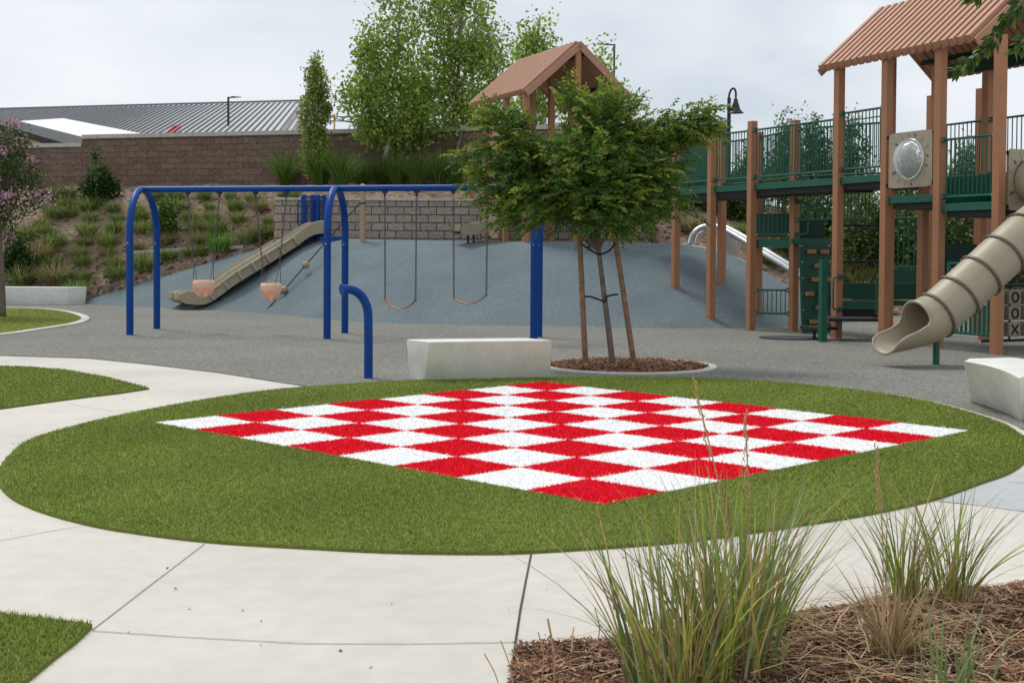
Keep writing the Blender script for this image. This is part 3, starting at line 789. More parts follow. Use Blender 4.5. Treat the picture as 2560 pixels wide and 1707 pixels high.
# ------------------------------------------------------------------ double slide on the mound
sl = thing('double_slide', (-7.2, 34.8, 0), 'beige plastic double slide running down the left of the blue mound', 'slide')
S0 = np.array([*G(438, 711)[:2], 0.]); S1 = A(733, 530, 35.75); 
dirp = unit(np.array([S1[0] - S0[0], S1[1] - S0[1], 0])); perp = np.array([-dirp[1], dirp[0], 0]); LS = np.linalg.norm((S1 - S0)[:2])
zt = float(S1[2]) - .02
def slide_z(s):
    t = s / LS
    k = [(-.0, .20), (.05, .15), (.10, .17), (.16, .30), (.30, .68), (.80, zt - .38), (.88, zt - .12), (.95, zt - .03), (1.06, zt)]
    return float(np.interp(t, [a for a, _ in k], [b for _, b in k]))
ss = np.linspace(-.38, LS * 1.06, 64); zz_ = np.array([slide_z(s) for s in ss]); zz_ = np.convolve(np.pad(zz_, 3, mode='edge'), np.ones(7) / 7, 'valid')
prof = [(-.29, .0), (-.27, .02), (-.24, -.02), (-.20, -.2), (-.1, -.255), (.1, -.255), (.20, -.2), (.24, -.02), (.27, .02), (.29, .0), (.285, -.34), (-.285, -.34)]
for q in (0, 1):
    mb = MB(); rows = []
    for s, z in zip(ss, zz_):
        base_ = S0 + dirp * s + perp * (.70 * q); end = min(1., .45 + (s + .38) / .35)
        rows.append([base_ + perp * a + np.array([0, 0, z + .30 + (b if b > -.3 else b * 1.0) * (end if b <= .02 else 1) - (1 - end) * .12]) for a, b in prof])
    mb.grid(rows, True); n = len(prof); mb.f.append(tuple(range(n))); mb.f.append(tuple(range((len(rows) - 1) * n, len(rows) * n))[::-1])
    ch = mb.build('chute', M['tan'], sl, smooth='auto')
    mb = MB()
    for k in range(7):
        s_ = LS * (.17 + .108 * k)
        for e_ in (0,):
            p = S0 + dirp * s_ + perp * (.7 * q - .292); p[2] = np.interp(s_, ss, zz_) + .30 - .17
            tn = unit(np.array([*(dirp[:2]), (np.interp(s_ + .1, ss, zz_) - np.interp(s_ - .1, ss, zz_)) / .2])); up_ = np.cross(np.cross(tn, [0, 0, 1]), tn) * 1
            R = np.stack([tn, -perp, unit(np.cross(tn, -perp))], 1)
            for off, sz in ((np.array([-.16, .0, .0]), (.08, .14, .25)), ):
                mb.box(p + R @ off, sz, R)
        if k < 6: mb.box(p + R @ np.array([.03, 0, .10]), (.36, .10, .04), R); mb.box(p + R @ np.array([.03, 0, -.125]), (.36, .10, .04), R)
    mb.build('side_rib', M['tan'], ch)
for s_, q in ((.35, 0), (.35, 1), (.75, 0)):
    p = S0 + dirp * s_ + perp * .7 * q
    for e_ in (-.12, .12): mb = MB(); mb.tube([p + perp * e_ + [0, 0, -.02], p + perp * e_ + [0, 0, slide_z(s_) + .02]], .02, 8); mb.build('foot', M['black'], sl)
for px_, k in ((697, 0), (718, 1), (730, 2), (745, 3)):
    p0 = A(px_, 527, 35.96); p1 = A(px_, 448, 35.96); p0[2] -= .35
    mb = MB(); mb.box((p0 + p1) / 2, (.11, .11, p1[2] - p0[2])); po = mb.build('rail_post', M['blue'], sl, bevel=.01)
    a, b = A(px_ - 2, 462, 35.9), A(px_ - 2, 522, 35.9); 
    mb = MB(); mb.tube(catmull([a, a + [-.12, -.02, -.03], a + [-.13, -.02, -.3], b + [-.13, -.02, .1], b], 5), .016, 8); mb.build('grab_handle', M['blue'], po, smooth=True)
mb = MB(); mb.bar(A(697, 452, 35.96), A(745, 452, 35.96), .04); mb.build('top_rail', M['blue'], sl); mb = MB(); mb.bar(A(735, 550, 35.2), A(797, 549, 35.2), .1, .14); mb.build('deck_frame', M['blue'], sl)

# climbing rope with balls
rp0 = np.array([*A(833, 553, 34.4)[:2], 1.86]); 
t = thing('rope_post', rp0, 'tan round post with black climbing rope anchored on the mound crest', 'post')
ptop = float(A(833, 426, 34.4)[2]); mb = MB(); mb.tube([rp0 + [0, 0, -.1], [rp0[0], rp0[1], ptop]], .075, 14); mb.ball((rp0[0], rp0[1], ptop), .075, 14, 6, (1, 1, .6)); mb.build('pole', M['tanpost'], t, smooth='auto')
zc = float(A(833, 467, 34.4)[2]); mb = MB(); mb.disc((rp0[0], rp0[1], zc), (0, 0, 1), .085, 14, .06); mb.build('collar', M['green'], t)
ra = np.array([rp0[0] - .08, rp0[1] - .05, zc]); rb = np.array([*G(608, 719)[:2], .02])
mb = MB(); mb.tube([ra, rb], .017, 8); mb.build('rope', M['black'], t)
for px_ in (702, 653):
    lo, hi = 0., 1.
    for _ in range(30):
        m_ = (lo + hi) / 2
        if PX(ra + (rb - ra) * m_)[0] > px_: lo = m_
        else: hi = m_
    mb = MB(); mb.ball(ra + (rb - ra) * m_, .10, 14, 10); mb.build('grip_ball', M['ball'], t, smooth=True)

# ------------------------------------------------------------------ play structures
O = np.array([7.77, 20.36]); UU = np.array([.41, -.912]); VV = np.array([.912, .41])
RU = np.array([[UU[0], VV[0], 0], [UU[1], VV[1], 0], [0, 0, 1]])        # local x = UU, y = VV
def Lp(s, v, z=0.0): p = O - s * UU + v * VV; return np.array([p[0], p[1], z])
U3 = np.array([*UU, 0]); V3 = np.array([*VV, 0])
PW = .15
def post(parent, p, z0, z1, w=PW):
    mb = MB(); mb.box((p[0], p[1], (z0 + z1) / 2), (w, w, z1 - z0), RU); return mb.build('post', M['post'], parent, bevel=.008)
def clamp(mb, p, z, d):
    mb.box((p[0], p[1], z), (.06, .06, .10), RU); 
def railing(parent, a, b, z0, z1, sp=.095, mid=True, name='railing', mat='green'):
    """a,b post centres; barrier inset between the post faces"""
    a = np.array([a[0], a[1], 0.]); b = np.array([b[0], b[1], 0.]); d = unit(b - a); n = np.array([d[1], -d[0], 0])
    if n[1] > 0: n = -n
    a2, b2 = a + d * (PW / 2 + .0), b - d * (PW / 2 + .0)
    mb = MB()
    for z in (z0, z1): mb.tube([a2 + [0, 0, z], b2 + [0, 0, z]], .021, 8)
    if mid: mb.tube([a2 + d * .05 + [0, 0, z1 - .15], b2 - d * .05 + [0, 0, z1 - .15]], .013, 6)
    L = np.linalg.norm(b2 - a2); k = max(2, int(L / sp))
    for i in range(1, k): 
        p = a2 + d * L * i / k; mb.tube([p + [0, 0, z0], p + [0, 0, z1]], .0105, 6, False)
    for z in (z0, z1):
        for p, sg in ((a2, 1), (b2, -1)): 
            q = p + d * sg * .03; mb.box(q + [0, 0, z], (.07, .06, .085), np.stack([d, n, [0, 0, 1]], 1)); 
    r = mb.build(name, M[mat], parent, smooth='auto'); mb = MB()
    for z in (z0, z1):
        for p, sg in ((a2, 1), (b2, -1)): mb.disc(p + d * sg * .03 + n * .034 + [0, 0, z], n, .013, 8, .014)
    mb.build('bracket_bolt', M['bolt'], r); return r
def deck(parent, s0, s1, v0, v1, z, th=.13, frame=None):
    mb = MB(); c = (Lp(s0, v0) + Lp(s1, v1)) / 2; mb.box((c[0], c[1], z - th / 2), (abs(s1 - s0), abs(v1 - v0), th), RU); o = mb.build('deck', M['green'], parent, bevel=.006)
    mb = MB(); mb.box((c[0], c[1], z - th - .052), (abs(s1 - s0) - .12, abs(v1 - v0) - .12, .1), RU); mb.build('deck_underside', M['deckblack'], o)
    return o
def roof(parent, E0, L, half, rise, ze, pitch=.182):
    """E0: near left eave corner (world xy). Ridge parallel to -UU over length L; slopes along VV."""
    E0 = np.array([*E0, ze])
    for side in (0, 1):
        mb = MB()
        e = E0 + (V3 * 2 * half if side else 0); sl_ = (V3 * half * (-1 if side else 1) + np.array([0, 0, rise])); LL = np.linalg.norm(sl_); sd = sl_ / LL
        nrm = unit(np.cross(-U3, sd)); nrm = nrm if nrm[2] > 0 else -nrm
        k = int(L / pitch); w = L / k
        R = np.stack([-U3, sd, np.cross(-U3, sd)], 1)
        for i in range(k):
            c = e - U3 * (w * (i + .5)) + sl_ * .5
            ext = .0 if i % 1 == 0 else .02
            mb.box(c + nrm * .06, (w * .56, LL + .02, .12), R)
            c2 = e - U3 * (w * (i + 1.0)) + sl_ * .5
            if i < k - 1: mb.box(c2 - nrm * .03, (w * .60, LL - .05, .036), R)
        r = mb.build('roof_slope', M['roof'], parent)
        for i in (0, 1):
            mb = MB(); c = e - U3 * (L * i + (.02 if i else -.02)) + sl_ * .5 - nrm * .03; mb.box(c, (.035, LL + .03, .15), R); mb.build('barge_board', M['roof'], r)
        for fr in (.30, .86):
            mb = MB(); c = e - U3 * (L * .5) + sl_ * fr - nrm * .09; mb.box(c, (L - .16, .05, .10), R); mb.build('purlin', M['dgreen'], r)
    rg = E0 + V3 * half + np.array([0, 0, rise]); mb = MB(); mb.bar(rg + U3 * .03 + [0, 0, .03], rg - U3 * (L + .03) + [0, 0, .03], .10, .05); mb.build('ridge_cap', M['roof'], parent)
    return None

ps = thing('play_structure', (*O, 0), 'big wooden-look play tower with green railings, bridge and slatted tan gable roof', 'play structure')
SP = 1.33
P1, P2, P3, P4 = [np.array([*p, 0.]) for p in ((3.72, 29.0), (4.30, 27.5), (4.95, 26.35), (5.78, 26.1))]
for p, zt in ((P1, 4.2), (P2, 4.25), (P3, 4.32), (P4, 4.32), (Lp(3 * SP, 0), 5.2), (Lp(2 * SP, 0), 5.25), (Lp(SP, 0), 5.25), (Lp(0, 0), 5.1),
              (Lp(9.4, 1.0), 4.2), (Lp(7.9, .95), 4.25), (Lp(3 * SP, 1.22), 5.9), (Lp(3 * SP, 2.36), 5.3), (Lp(2 * SP, 2.36), 5.3), (Lp(SP, 2.36), 5.3), (Lp(0, 2.36), 5.3), (Lp(3 * SP, 3.5), 4.9), (Lp(4 * SP, 3.45), 4.9), (Lp(0, 1.2), 4.0), (Lp(2 * SP + .1, .95), 3.0)):
    z0 = 0.
    post(ps, p, -.02, zt)
# bridge deck and railings
zd = 3.03
def slab_between(pa, pb, off, w, z, th=.13):
    a = np.array([*pa[:2], 0.]); b = np.array([*pb[:2], 0.]); d = unit(b - a); n = np.array([-d[1], d[0], 0]); n = n if n[0] > 0 else -n
    mb = MB(); mb.prism([a + n * off + [0, 0, z - th], b + n * off + [0, 0, z - th], b + n * (off + w) + [0, 0, z - th], a + n * (off + w) + [0, 0, z - th]], [a + n * off + [0, 0, z], b + n * off + [0, 0, z], b + n * (off + w) + [0, 0, z], a + n * (off + w) + [0, 0, z]])
    o = mb.build('bridge_deck', M['green'], ps)
    mb = MB(); off2 = off + .06; w2 = w - .12; z2 = z - th - .004; h2 = .12
    mb.prism([a + n * off2 + [0, 0, z2 - h2], b + n * off2 + [0, 0, z2 - h2], b + n * (off2 + w2) + [0, 0, z2 - h2], a + n * (off2 + w2) + [0, 0, z2 - h2]], [a + n * off2 + [0, 0, z2], b + n * off2 + [0, 0, z2], b + n * (off2 + w2) + [0, 0, z2], a + n * (off2 + w2) + [0, 0, z2]])
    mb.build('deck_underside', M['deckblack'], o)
P0 = np.array([2.9, 31.4, 0]); P5 = Lp(3 * SP, 0)
chainp = [P0, P1, P2, P3, P5]
for a, b in zip(chainp[:-1], chainp[1:]):
    d = unit(b - a); slab_between(a + d * .08, b - d * .08, .0, 1.0, zd)
    railing(ps, a, b, zd + .13, zd + 1.1, .085, False)
right = [P0 + np.array([.95, .35, 0]), Lp(9.4, 1.0), Lp(7.9, .95), P4, Lp(3 * SP, 1.22)]
for a, b in zip(right[:-1], right[1:]): railing(ps, a, b, zd + .13, zd + 1.1, .085, False)
# upper decks of the tower
deck(ps, 2 * SP + .08, 3 * SP - .08, -.02, 1.2, 3.03); deck(ps, SP + .08, 2 * SP - .08, -.02, 1.2, 2.62); deck(ps, .08, SP - .08, -.02, 1.2, 2.45)
deck(ps, .08, 2 * SP - .08, 1.22, 2.34, 3.0, .5); 
railing(ps, Lp(3 * SP, 0), Lp(2 * SP, 0), 3.17, 4.22, .095, True)
railing(ps, Lp(SP, 0), Lp(0, 0), 2.56, 3.52, .095, False)
for k in range(3): railing(ps, Lp((k + 1) * SP, 2.36), Lp(k * SP, 2.36), 3.08, 4.1, .1, False)
roof(ps, Lp(-0.0, -.17)[:2] - UU * .38 + UU * 0, 3.98, 1.45, 1.22, 5.06)
mb = MB(); mb.bar(Lp(.2, 2.3, 5.12), Lp(3.9, 2.3, 5.12), .06, .22); mb.build('tie_beam', M['dgreen'], ps)

def sun_panel(parent, c, nrm, along, w, h, bubble, name='window_panel'):
    c = np.asarray(c, float); R = np.stack([along, nrm, [0, 0, 1]], 1)
    # panel with a round hole
    Rr = .335; n = 40; mb = MB()
    sq = []
    for k in range(n):
        a = 2 * math.pi * (k + .5) / n; ca, sa = math.cos(a), math.sin(a); m_ = max(abs(ca) / (w / 2), abs(sa) / (h / 2)); sq.append((ca / m_, sa / m_))
    ci = [(Rr * math.cos(2 * math.pi * (k + .5) / n), Rr * math.sin(2 * math.pi * (k + .5) / n)) for k in range(n)]
    t = .05
    def pt(x, z, y): return c + R @ np.array([x, y, z])
    rows = [[pt(*p, -t / 2) for p in ci], [pt(*p, t / 2) for p in ci], [pt(*p, t / 2) for p in sq], [pt(*p, -t / 2) for p in sq], [pt(*p, -t / 2) for p in ci]]
    mb.grid(rows, True); pn = mb.build(name, M['tan'], parent)
    for k in range(16):
        mb = MB(); a = 2 * math.pi * (k + .25) / 16; r0, r1 = Rr + .07, Rr + .14 + .03 * (k % 2)
        if max(abs(math.cos(a)), abs(math.sin(a))) > .93: r1 = Rr + .12
        p0, p1 = pt(r0 * math.cos(a), r0 * math.sin(a), t / 2 + .003), pt(r1 * math.cos(a), r1 * math.sin(a), t / 2 + .003); mb.bar(p0, p1, .03, .012, up=nrm); mb.build('sun_ray', M['tan'] if k % 3 else M['tan_dark'], pn)
    mb = MB(); mb.tube([pt(*p, t / 2 + .008) for p in [(x * 1.04, z * 1.04) for x, z in ci]], .016, 6, False, closed=True); fl = mb.build('hoop', M['tan_dark'] if not bubble else M['bolt'], pn, smooth=True)
    mb = MB()
    for k in range(12):
        a = 2 * math.pi * k / 12; mb.disc(pt(1.09 * Rr * math.cos(a), 1.09 * Rr * math.sin(a), t / 2 + .014), nrm, .012, 8, .012)
    mb.build('rivet', M['bolt'], fl)
    if bubble:
        mb = MB(); rows = []
        for i in range(10):
            th = math.pi / 2 * i / 9; rows.append([pt(Rr * math.cos(th) * math.cos(2 * math.pi * k / n), Rr * math.cos(th) * math.sin(2 * math.pi * k / n), t / 2 + .26 * math.sin(th)) for k in range(n)])
        mb.grid(rows, True); o = mb.build('bubble', M['bubble'], pn, smooth=True)
        so = o.modifiers.new('Solid', 'SOLIDIFY'); so.thickness = .006
    mb = MB()
    for x in (-1, 1):
        for z in (-1, 1): p = pt(x * (w / 2 + .03), z * (h / 2 - .06), 0); mb.box(p, (.07, .05, .06), R); mb.tube([p, p + nrm * .05], .02, 8)
    mb.build('fixing', M['dgreen'], pn, bevel=.01)
    return pn
NF = -V3
pc = (Lp(SP, 0) + Lp(2 * SP, 0)) / 2
sun_panel(ps, np.array([pc[0], pc[1], 3.24]) + NF * .03, NF, U3, 1.08, .97, True)
sun_panel(ps, Lp(-.03, .62, 2.80), U3, V3, .94, .98, False)

# tube slide
rngp = [(8.33, 20.62, 2.79), (8.39, 20.35, 2.76), (8.45, 19.8, 2.60), (8.15, 19.22, 2.27), (7.58, 18.82, 1.90), (7.20, 18.66, 1.60), (6.65, 18.48, 1.15), (6.10, 18.3, .72), (5.68, 18.14, .58), (5.28, 18.0, .56)]
pth = catmull(rngp, 10); Rt = .325
T_ = [unit(pth[min(i + 1, len(pth) - 1)] - pth[max(i - 1, 0)]) for i in range(len(pth))]
mb = MB(); rows = []; n = 36
# arc length from the mouth
al = [0.]
for i in range(len(pth) - 1, 0, -1): al.append(al[-1] + np.linalg.norm(pth[i] - pth[i - 1]))
al = al[::-1]
def frame_(i):
    t = T_[i]; sx = unit(np.cross(t, [0, 0, 1])); up_ = np.cross(sx, t); return t, sx, up_
iend = len(pth) - 1
def cutlen(ang):      # how far from the mouth end the rim sits, by height angle
    c = math.cos(ang)          # 1 at the crown, -1 at the floor
    return .56 * (.5 + .5 * math.tanh((c + .22) * 4.5)) 
samp = np.linspace(0, 1, 60)
grid_ = []
s_tot = al[0]; sarr = np.array([s_tot - a for a in al])
pa_ = np.array(pth)
def at_s(s): return np.array([np.interp(s, sarr, pa_[:, k]) for k in range(3)])
for k in range(n):
    ang = 2 * math.pi * k / n; send = s_tot - cutlen(ang); col_ = []
    for q in samp:
        s = send * (q ** .85) if False else send * q
        p = at_s(s); t = unit(at_s(min(s + .04, s_tot)) - at_s(max(s - .04, 0))); sx = unit(np.cross(t, [0, 0, 1])); up_ = np.cross(sx, t)
        fl = 1 + .16 * np.clip((s - (s_tot - .42)) / .42, 0, 1) ** 1.4
        col_.append(p + Rt * fl * (math.cos(ang) * up_ + math.sin(ang) * sx))
    grid_.append(col_)
rows = [[grid_[k][i] for k in range(n)] for i in range(60)]
mb.grid(rows, True); ts = mb.build('tube_slide', M['tan'], ps, smooth=True)
so = ts.modifiers.new('Solid', 'SOLIDIFY'); so.thickness = .022; so.offset = 0
mb = MB(); mb.tube(rows[-1], .019, 8, False, closed=True); mb.build('mouth_lip', M['tan'], ts, smooth=True)
ring_s = []
for px_ in (2150, 2201, 2252, 2304, 2354):
    ss_ = [s for s in np.linspace(0, s_tot, 500) if at_s(s)[1] < 19.5]; s = min(ss_, key=lambda s: abs(PX(at_s(s))[0] - px_)); ring_s.append(s)
for s in ring_s + [s_tot * .16, s_tot * .30]:
    p = at_s(s); t = unit(at_s(s + .03) - at_s(s - .03)); sx = unit(np.cross(t, [0, 0, 1])); up_ = np.cross(sx, t)
    mb = MB(); rr = []
    for r_, o_ in ((Rt + .004, -.022), (Rt + .04, -.018), (Rt + .04, .018), (Rt + .004, .022)):
        rr.append([p + t * o_ + r_ * (math.cos(a) * up_ + math.sin(a) * sx) for a in np.linspace(0, 2 * math.pi, 32, endpoint=False)])
    mb.grid(rr, True); f_ = mb.build('flange', M['tan_dark'], ts, smooth='auto')
    f_b = MB()
    for k in range(12):
        a = 2 * math.pi * k / 12; q = p + t * .026 + (Rt + .022) * (math.cos(a) * up_ + math.sin(a) * sx); f_b.disc(q, t, .009, 6, .01)
        
    for v_ in f_b.v: pass
    mb2 = f_b; o = mb2.build('rivet', M['bolt'], ts)
lg = np.array([*G(2150, 837)[:2], 0]); mb = MB(); mb.tube([lg + [0, 0, -.02], lg + [0, 0, .42]], .05, 12); mb.tube([lg + [0, 0, .40], lg + [.02, -.05, .5]], .07, 12); mb.build('slide_leg', M['green'], ps, smooth='auto')

# climbing wall
cc = np.array([6.10, 25.55, 0.]); bm_ = cc; 
mb = MB(); R = np.stack([V3, U3, [0, 0, 1]], 1)
lean = math.radians(4); R = R @ np.array([[1, 0, 0], [0, math.cos(lean), -math.sin(lean)], [0, math.sin(lean), math.cos(lean)]])
pc = np.array([6.10, 25.55, .95]); mb.box(pc + [0, 0, -.04], (.74, .05, 1.80), R); cw = mb.build('climbing_panel', M['panel_green'], ps, bevel=.008)
mb = MB()
for x, z in ((-.12, .68), (.2, .68), (.04, .40), (-.04, .12), (.27, .12), (-.2, -.16), (.13, -.16), (.04, -.44), (-.12, -.72), (.2, -.72)):
    h = MB(); h.box(pc + R @ np.array([x, .065, z]), (.17, .08, .085), R); h.build('climbing_hold', M['post'], cw, bevel=.01)
for x in (-.34, .34):
    for z in np.linspace(-.8, .8, 6): mb.disc(pc + R @ np.array([x, .028, z]), R @ np.array([0, 1, 0]), .013, 8, .012)
mb.build('rivet', M['bolt'], cw)
# mid decks and low barriers
def zdeck(parent, corners, z, th, mat='green', name='deck'):
    mb = MB(); mb.prism([np.array([*c[:2], z - th]) for c in corners], [np.array([*c[:2], z]) for c in corners]); return mb.build(name, M[mat], parent)
q0, q1, q2, q3 = P3 + V3 * .12, P4 - V3 * .05 + U3 * .0, P4 + np.array([.25, 1.5, 0]), P3 + np.array([.3, 1.6, 0])
zdeck(ps, [q0, q1, q2, q3], 1.88, .16)
railing(ps, P3, P4, 1.98, 2.98, .085, False); railing(ps, P3, P4, .36, .84, .085, False)
railing(ps, q3, q2, 2.2, 3.1, .085, False)
mb = MB(); mb.bar(q3 + [0, -.3, 2.2], q2 + [0, -.3, 2.2], .03, .5); mb.build('infill_panel', M['panel_green'], ps)
c0, c1 = cc - V3 * .38 + [0, .12, 0], cc + V3 * .4 + [0, .12, 0]
zdeck(ps, [c0, c1, c1 + np.array([-.1, 1.3, 0]), c0 + np.array([-.1, 1.3, 0])], 1.9, .10)
mb = MB(); mb.bar(c0 + [0, .06, 2.03], c1 + [0, .06, 2.03], .03, .35) if False else mb.bar(c0 + [0, .6, 2.12], c1 + [0, .6, 2.12], .03, .42); mb.build('deck_riser', M['dgreen'], ps)
railing(ps, P4, P5 + V3 * .9, 2.28, 2.98, .085, False)
# grab loop
def loop(parent, a, b, out_, r=.018, name='grab_rail'):
    a = np.asarray(a, float); b = np.asarray(b, float); o_ = np.asarray(out_, float); mb = MB()
    mb.tube(catmull([a, a + o_ * .8 + (b - a) * .02, a + o_ + (b - a) * .12, b + o_ + (a - b) * .12, b + o_ * .8 + (a - b) * .02, b], 5), r, 8)
    mb.box(a, (.08, .06, .09), RU); mb.box(b, (.08, .06, .09), RU); return mb.build(name, M['green'], parent, smooth='auto')
loop(ps, P4 + [.02, -.1, 2.65], P4 + [.02, -.1, 1.98], U3 * .22 + V3 * .12)
# transfer steps
tx = lambda px, py, z: G(px, py, z)
s0 = np.array([*A(1905, 735, 23.2)[:2], 0]); s1 = np.array([*A(2022, 735, 23.2)[:2], 0]); dz_ = np.array([.05, .75, 0])
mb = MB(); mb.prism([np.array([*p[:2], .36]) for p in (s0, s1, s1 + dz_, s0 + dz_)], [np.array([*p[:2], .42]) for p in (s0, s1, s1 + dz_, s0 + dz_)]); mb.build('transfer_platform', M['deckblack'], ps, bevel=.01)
a0, a1 = A(1930, 720, 24.3), A(2020, 720, 24.3)
mb = MB(); mb.bar([a0[0], a0[1], .62], [a1[0], a1[1], .62], .06, .15); mb.build('step_edge', M['green'], ps)
mb = MB(); mb.bar([a0[0], a0[1] + .03, .46], [a1[0], a1[1] + .03, .46], .05, .16); mb.build('step_riser', M['deckblack'], ps)
a0, a1 = A(1925, 660, 25.3), A(2125, 660, 25.3)
mb = MB(); mb.bar([a0[0], a0[1], .86], [a1[0], a1[1], .86], .06, .32); mb.build('step_riser', M['panel_green'], ps, bevel=.006)
mb = MB(); mb.bar([a0[0], a0[1] + .06, .62], [a1[0], a1[1] + .06, .62], .06, .1); mb.build('step_edge', M['green'], ps)
a0, a1 = A(2040, 625, 26.4), A(2140, 625, 26.4)
mb = MB(); mb.bar([a0[0], a0[1], 1.12], [a1[0], a1[1], 1.12], .06, .32); mb.build('step_riser', M['panel_green'], ps, bevel=.006)
railing(ps, [*A(2030, 600, 26.6)[:2]], [*A(2120, 600, 26.6)[:2]], 1.32, 2.35, .1, False)
for yy in (518, 601):
    a, b = A(1932, yy, 24.6), A(2018, yy, 24.6); 
    mb = MB(); mb.tube([a, b], .022, 8); mb.box(b, (.09, .07, .12), RU); mb.build('rung', M['dgreen'], ps, smooth='auto')
for yy, z_ in ((604, 0),):
    a, b = A(1932, yy - 1.5, 24.6), A(2018, yy - 1.5, 24.6)
gp = np.array([*G(1889, 785)[:2], 0]); mb = MB(); mb.box((gp[0], gp[1], .73), (.10, .13, 1.5), RU); mb.build('handrail_post', M['green'], ps, bevel=.008)
P5f = P5 + NF * .0
loop(ps, P5 + U3 * .09 + [0, 0, 1.16], P5 + U3 * .09 + [0, 0, .55], NF * .25 + U3 * .12)
P6 = Lp(2 * SP, 0); loop(ps, P6 - U3 * .09 + [0, 0, 1.2], P6 - U3 * .09 + [0, 0, .5], -U3 * .12)
mb = MB(); c = A(1880, 760, 23.6); mb.box((c[0], c[1], .22), (.55, .45, .05), RU); mb.tube([(c[0] - .1, c[1] - .1, -.01), (c[0] - .1, c[1] - .1, .2)], .03, 8); mb.build('transfer_step', M['deckblack'], ps)
# rungs and black deck behind the tube slide
a0, a1 = Lp(1.45, .08), Lp(1.45, .95)
mb = MB(); mb.bar([a0[0], a0[1], 1.4], [a1[0], a1[1], 1.4], .04, .75); mb.build('barrier_panel', M['dgreen'], ps)
zdeck(ps, [Lp(1.25, 1.24), Lp(.08, 1.24), Lp(.08, 2.3), Lp(1.25, 2.3)], 1.6, .12)
railing(ps, Lp(SP, 2.36), Lp(0, 2.36), 1.68, 2.4, .1, True)
# chime panel under the tube slide
fa, fb = Lp(SP - .25, .0), Lp(.0, .0)
cp = MB()
for z in (.3, 1.45): cp.tube([fa + [0, 0, z], fb + [0, 0, z]], .024, 8)
cp.tube([fa + [0, 0, .3], fa + [0, 0, 1.45]], .03, 8)
chime = cp.build('chime_frame', M['green'], ps, smooth='auto')
mb = MB(); mb.tube([Lp(.16, 0, .3), Lp(.16, 0, 1.45)], .04, 8); mb.box(Lp(.10, 0, .3), (.1, .07, .1), RU); mb.build('chime_upright', M['green'], chime)
for k in range(8):
    p = Lp(.27 + .1 * k, 0); zb2 = .78 - .055 * k
    mb = MB(); mb.tube([p + [0, 0, zb2], p + [0, 0, 1.36]], .032, 10); ct = mb.build('chime_tube', M['white'], chime, smooth='auto')
    mb = MB(); mb.tube([p + [0, 0, .3], p + [0, 0, zb2]], .026, 8); mb.build('chime_stem', M['green'], ct, smooth='auto')
# noughts and crosses blocks
nb = MB(); v0 = 1.08
for z in (.10, 1.06): nb.tube([Lp(SP, v0 - .08, z), Lp(SP, v0 + 1.12, z)], .025, 8)
for k in range(3): nb.tube([Lp(SP, v0 + .17 + .38 * k, .10), Lp(SP, v0 + .17 + .38 * k, 1.06)], .018, 6)
fr = nb.build('game_frame', M['dgreen'], ps, smooth='auto')
R = RU
marks = [['', 'OX', ''], ['O', 'O', 'X'], ['X', 'X', 'X']]
marks = [['O', 'X', 'O'], ['O', 'O', 'X'], ['X', 'X', 'O']]
marks = [['X', 'O', 'X'], ['O', 'O', 'X'], ['X', 'X', 'X']]
for r_ in range(3):
    for c_ in range(3):
        ctr = Lp(SP, v0 + .17 + .38 * c_, .86 - .28 * r_); b = MB(); b.box(ctr, (.25, .28, .25), R); blk = b.build('game_block', M['tan_dark'] if False else M['tan'], fr, bevel=.03)
        b = MB(); f0 = ctr + U3 * .127
        off = V3 * (.11 if r_ == 0 else 0)
        if marks[r_][c_] == 'O':
            b.tube([f0 + V3 * .07 * math.cos(a) + np.array([0, 0, .08 * math.sin(a)]) for a in np.linspace(0, 2 * math.pi, 18, endpoint=False)], .018, 6, False, closed=True)
        else:
            for sg in (-1, 1): b.bar(f0 - V3 * .09 - np.array([0, 0, .1 * sg]), f0 + V3 * .09 + np.array([0, 0, .1 * sg]), .012, .036, up=U3) if False else b.bar(f0 - V3 * .075 - np.array([0, 0, .08 * sg]), f0 + V3 * .075 + np.array([0, 0, .08 * sg]), .03, .014, up=U3)
        b.build('mark', M['black'], blk)
# wear mat
mc = G(1820, 777); t_ = [mc[:2] + np.array([.62 * math.cos(a), .55 * math.sin(a)]) for a in np.linspace(0, 2 * math.pi, 32, endpoint=False)]
o = sheet('ground_mat', [np.asarray(p) - 0 for p in t_], .022, material('dark_mat', (.045, .045, .05), .8, .2, 30), .02, at=(mc[0], mc[1], 0)); tag(o, 'dark round rubber mat on the ground in front of the climbing panel', 'mat')

# ------------------------------------------------------------------ small tower on the mound
E1 = np.array([.33, 32.5]); ze = 5.66
t1 = thing('play_tower', (1.2, 34, 1.86), 'smaller play tower with slatted gable roof standing on the mound behind the tree', 'play tower')
def Q(s, v): p = E1 - UU * s + VV * v; return np.array([p[0], p[1], 0])
for s, v, zt in ((.3, .14, ze + .1), (1.55, .14, ze + .1), (2.9, .14, ze + .1), (1.55, .9, ze + .6), (1.6, 1.5, 6.7), (.08, 1.5, 6.93), (.3, 2.75, ze + .3), (1.55, 2.75, ze + .3), (2.9, 2.75, ze + .3), (4.0, .14, 4.6)):
    post(t1, Q(s, v), 1.7, zt)
roof(t1, E1, 3.75, 1.52, 1.32, ze, .235)
mb = MB(); c = (Q(.3, .14) + Q(2.9, 2.75)) / 2; mb.box((c[0], c[1], 3.25), (2.6, 2.6, .14), RU); mb.build('deck', M['green'], t1)
railing(t1, Q(.3, .14), Q(1.55, .14), 3.4, 4.4, .09, False); railing(t1, Q(4.0, .14), Q(2.9, .14), 3.4, 4.45, .09, False); railing(t1, Q(.3, .14), Q(.08, 1.5), 3.4, 4.4, .09, False); railing(t1, Q(.08, 1.5), Q(.3, 2.75), 3.4, 4.4, .09, False)
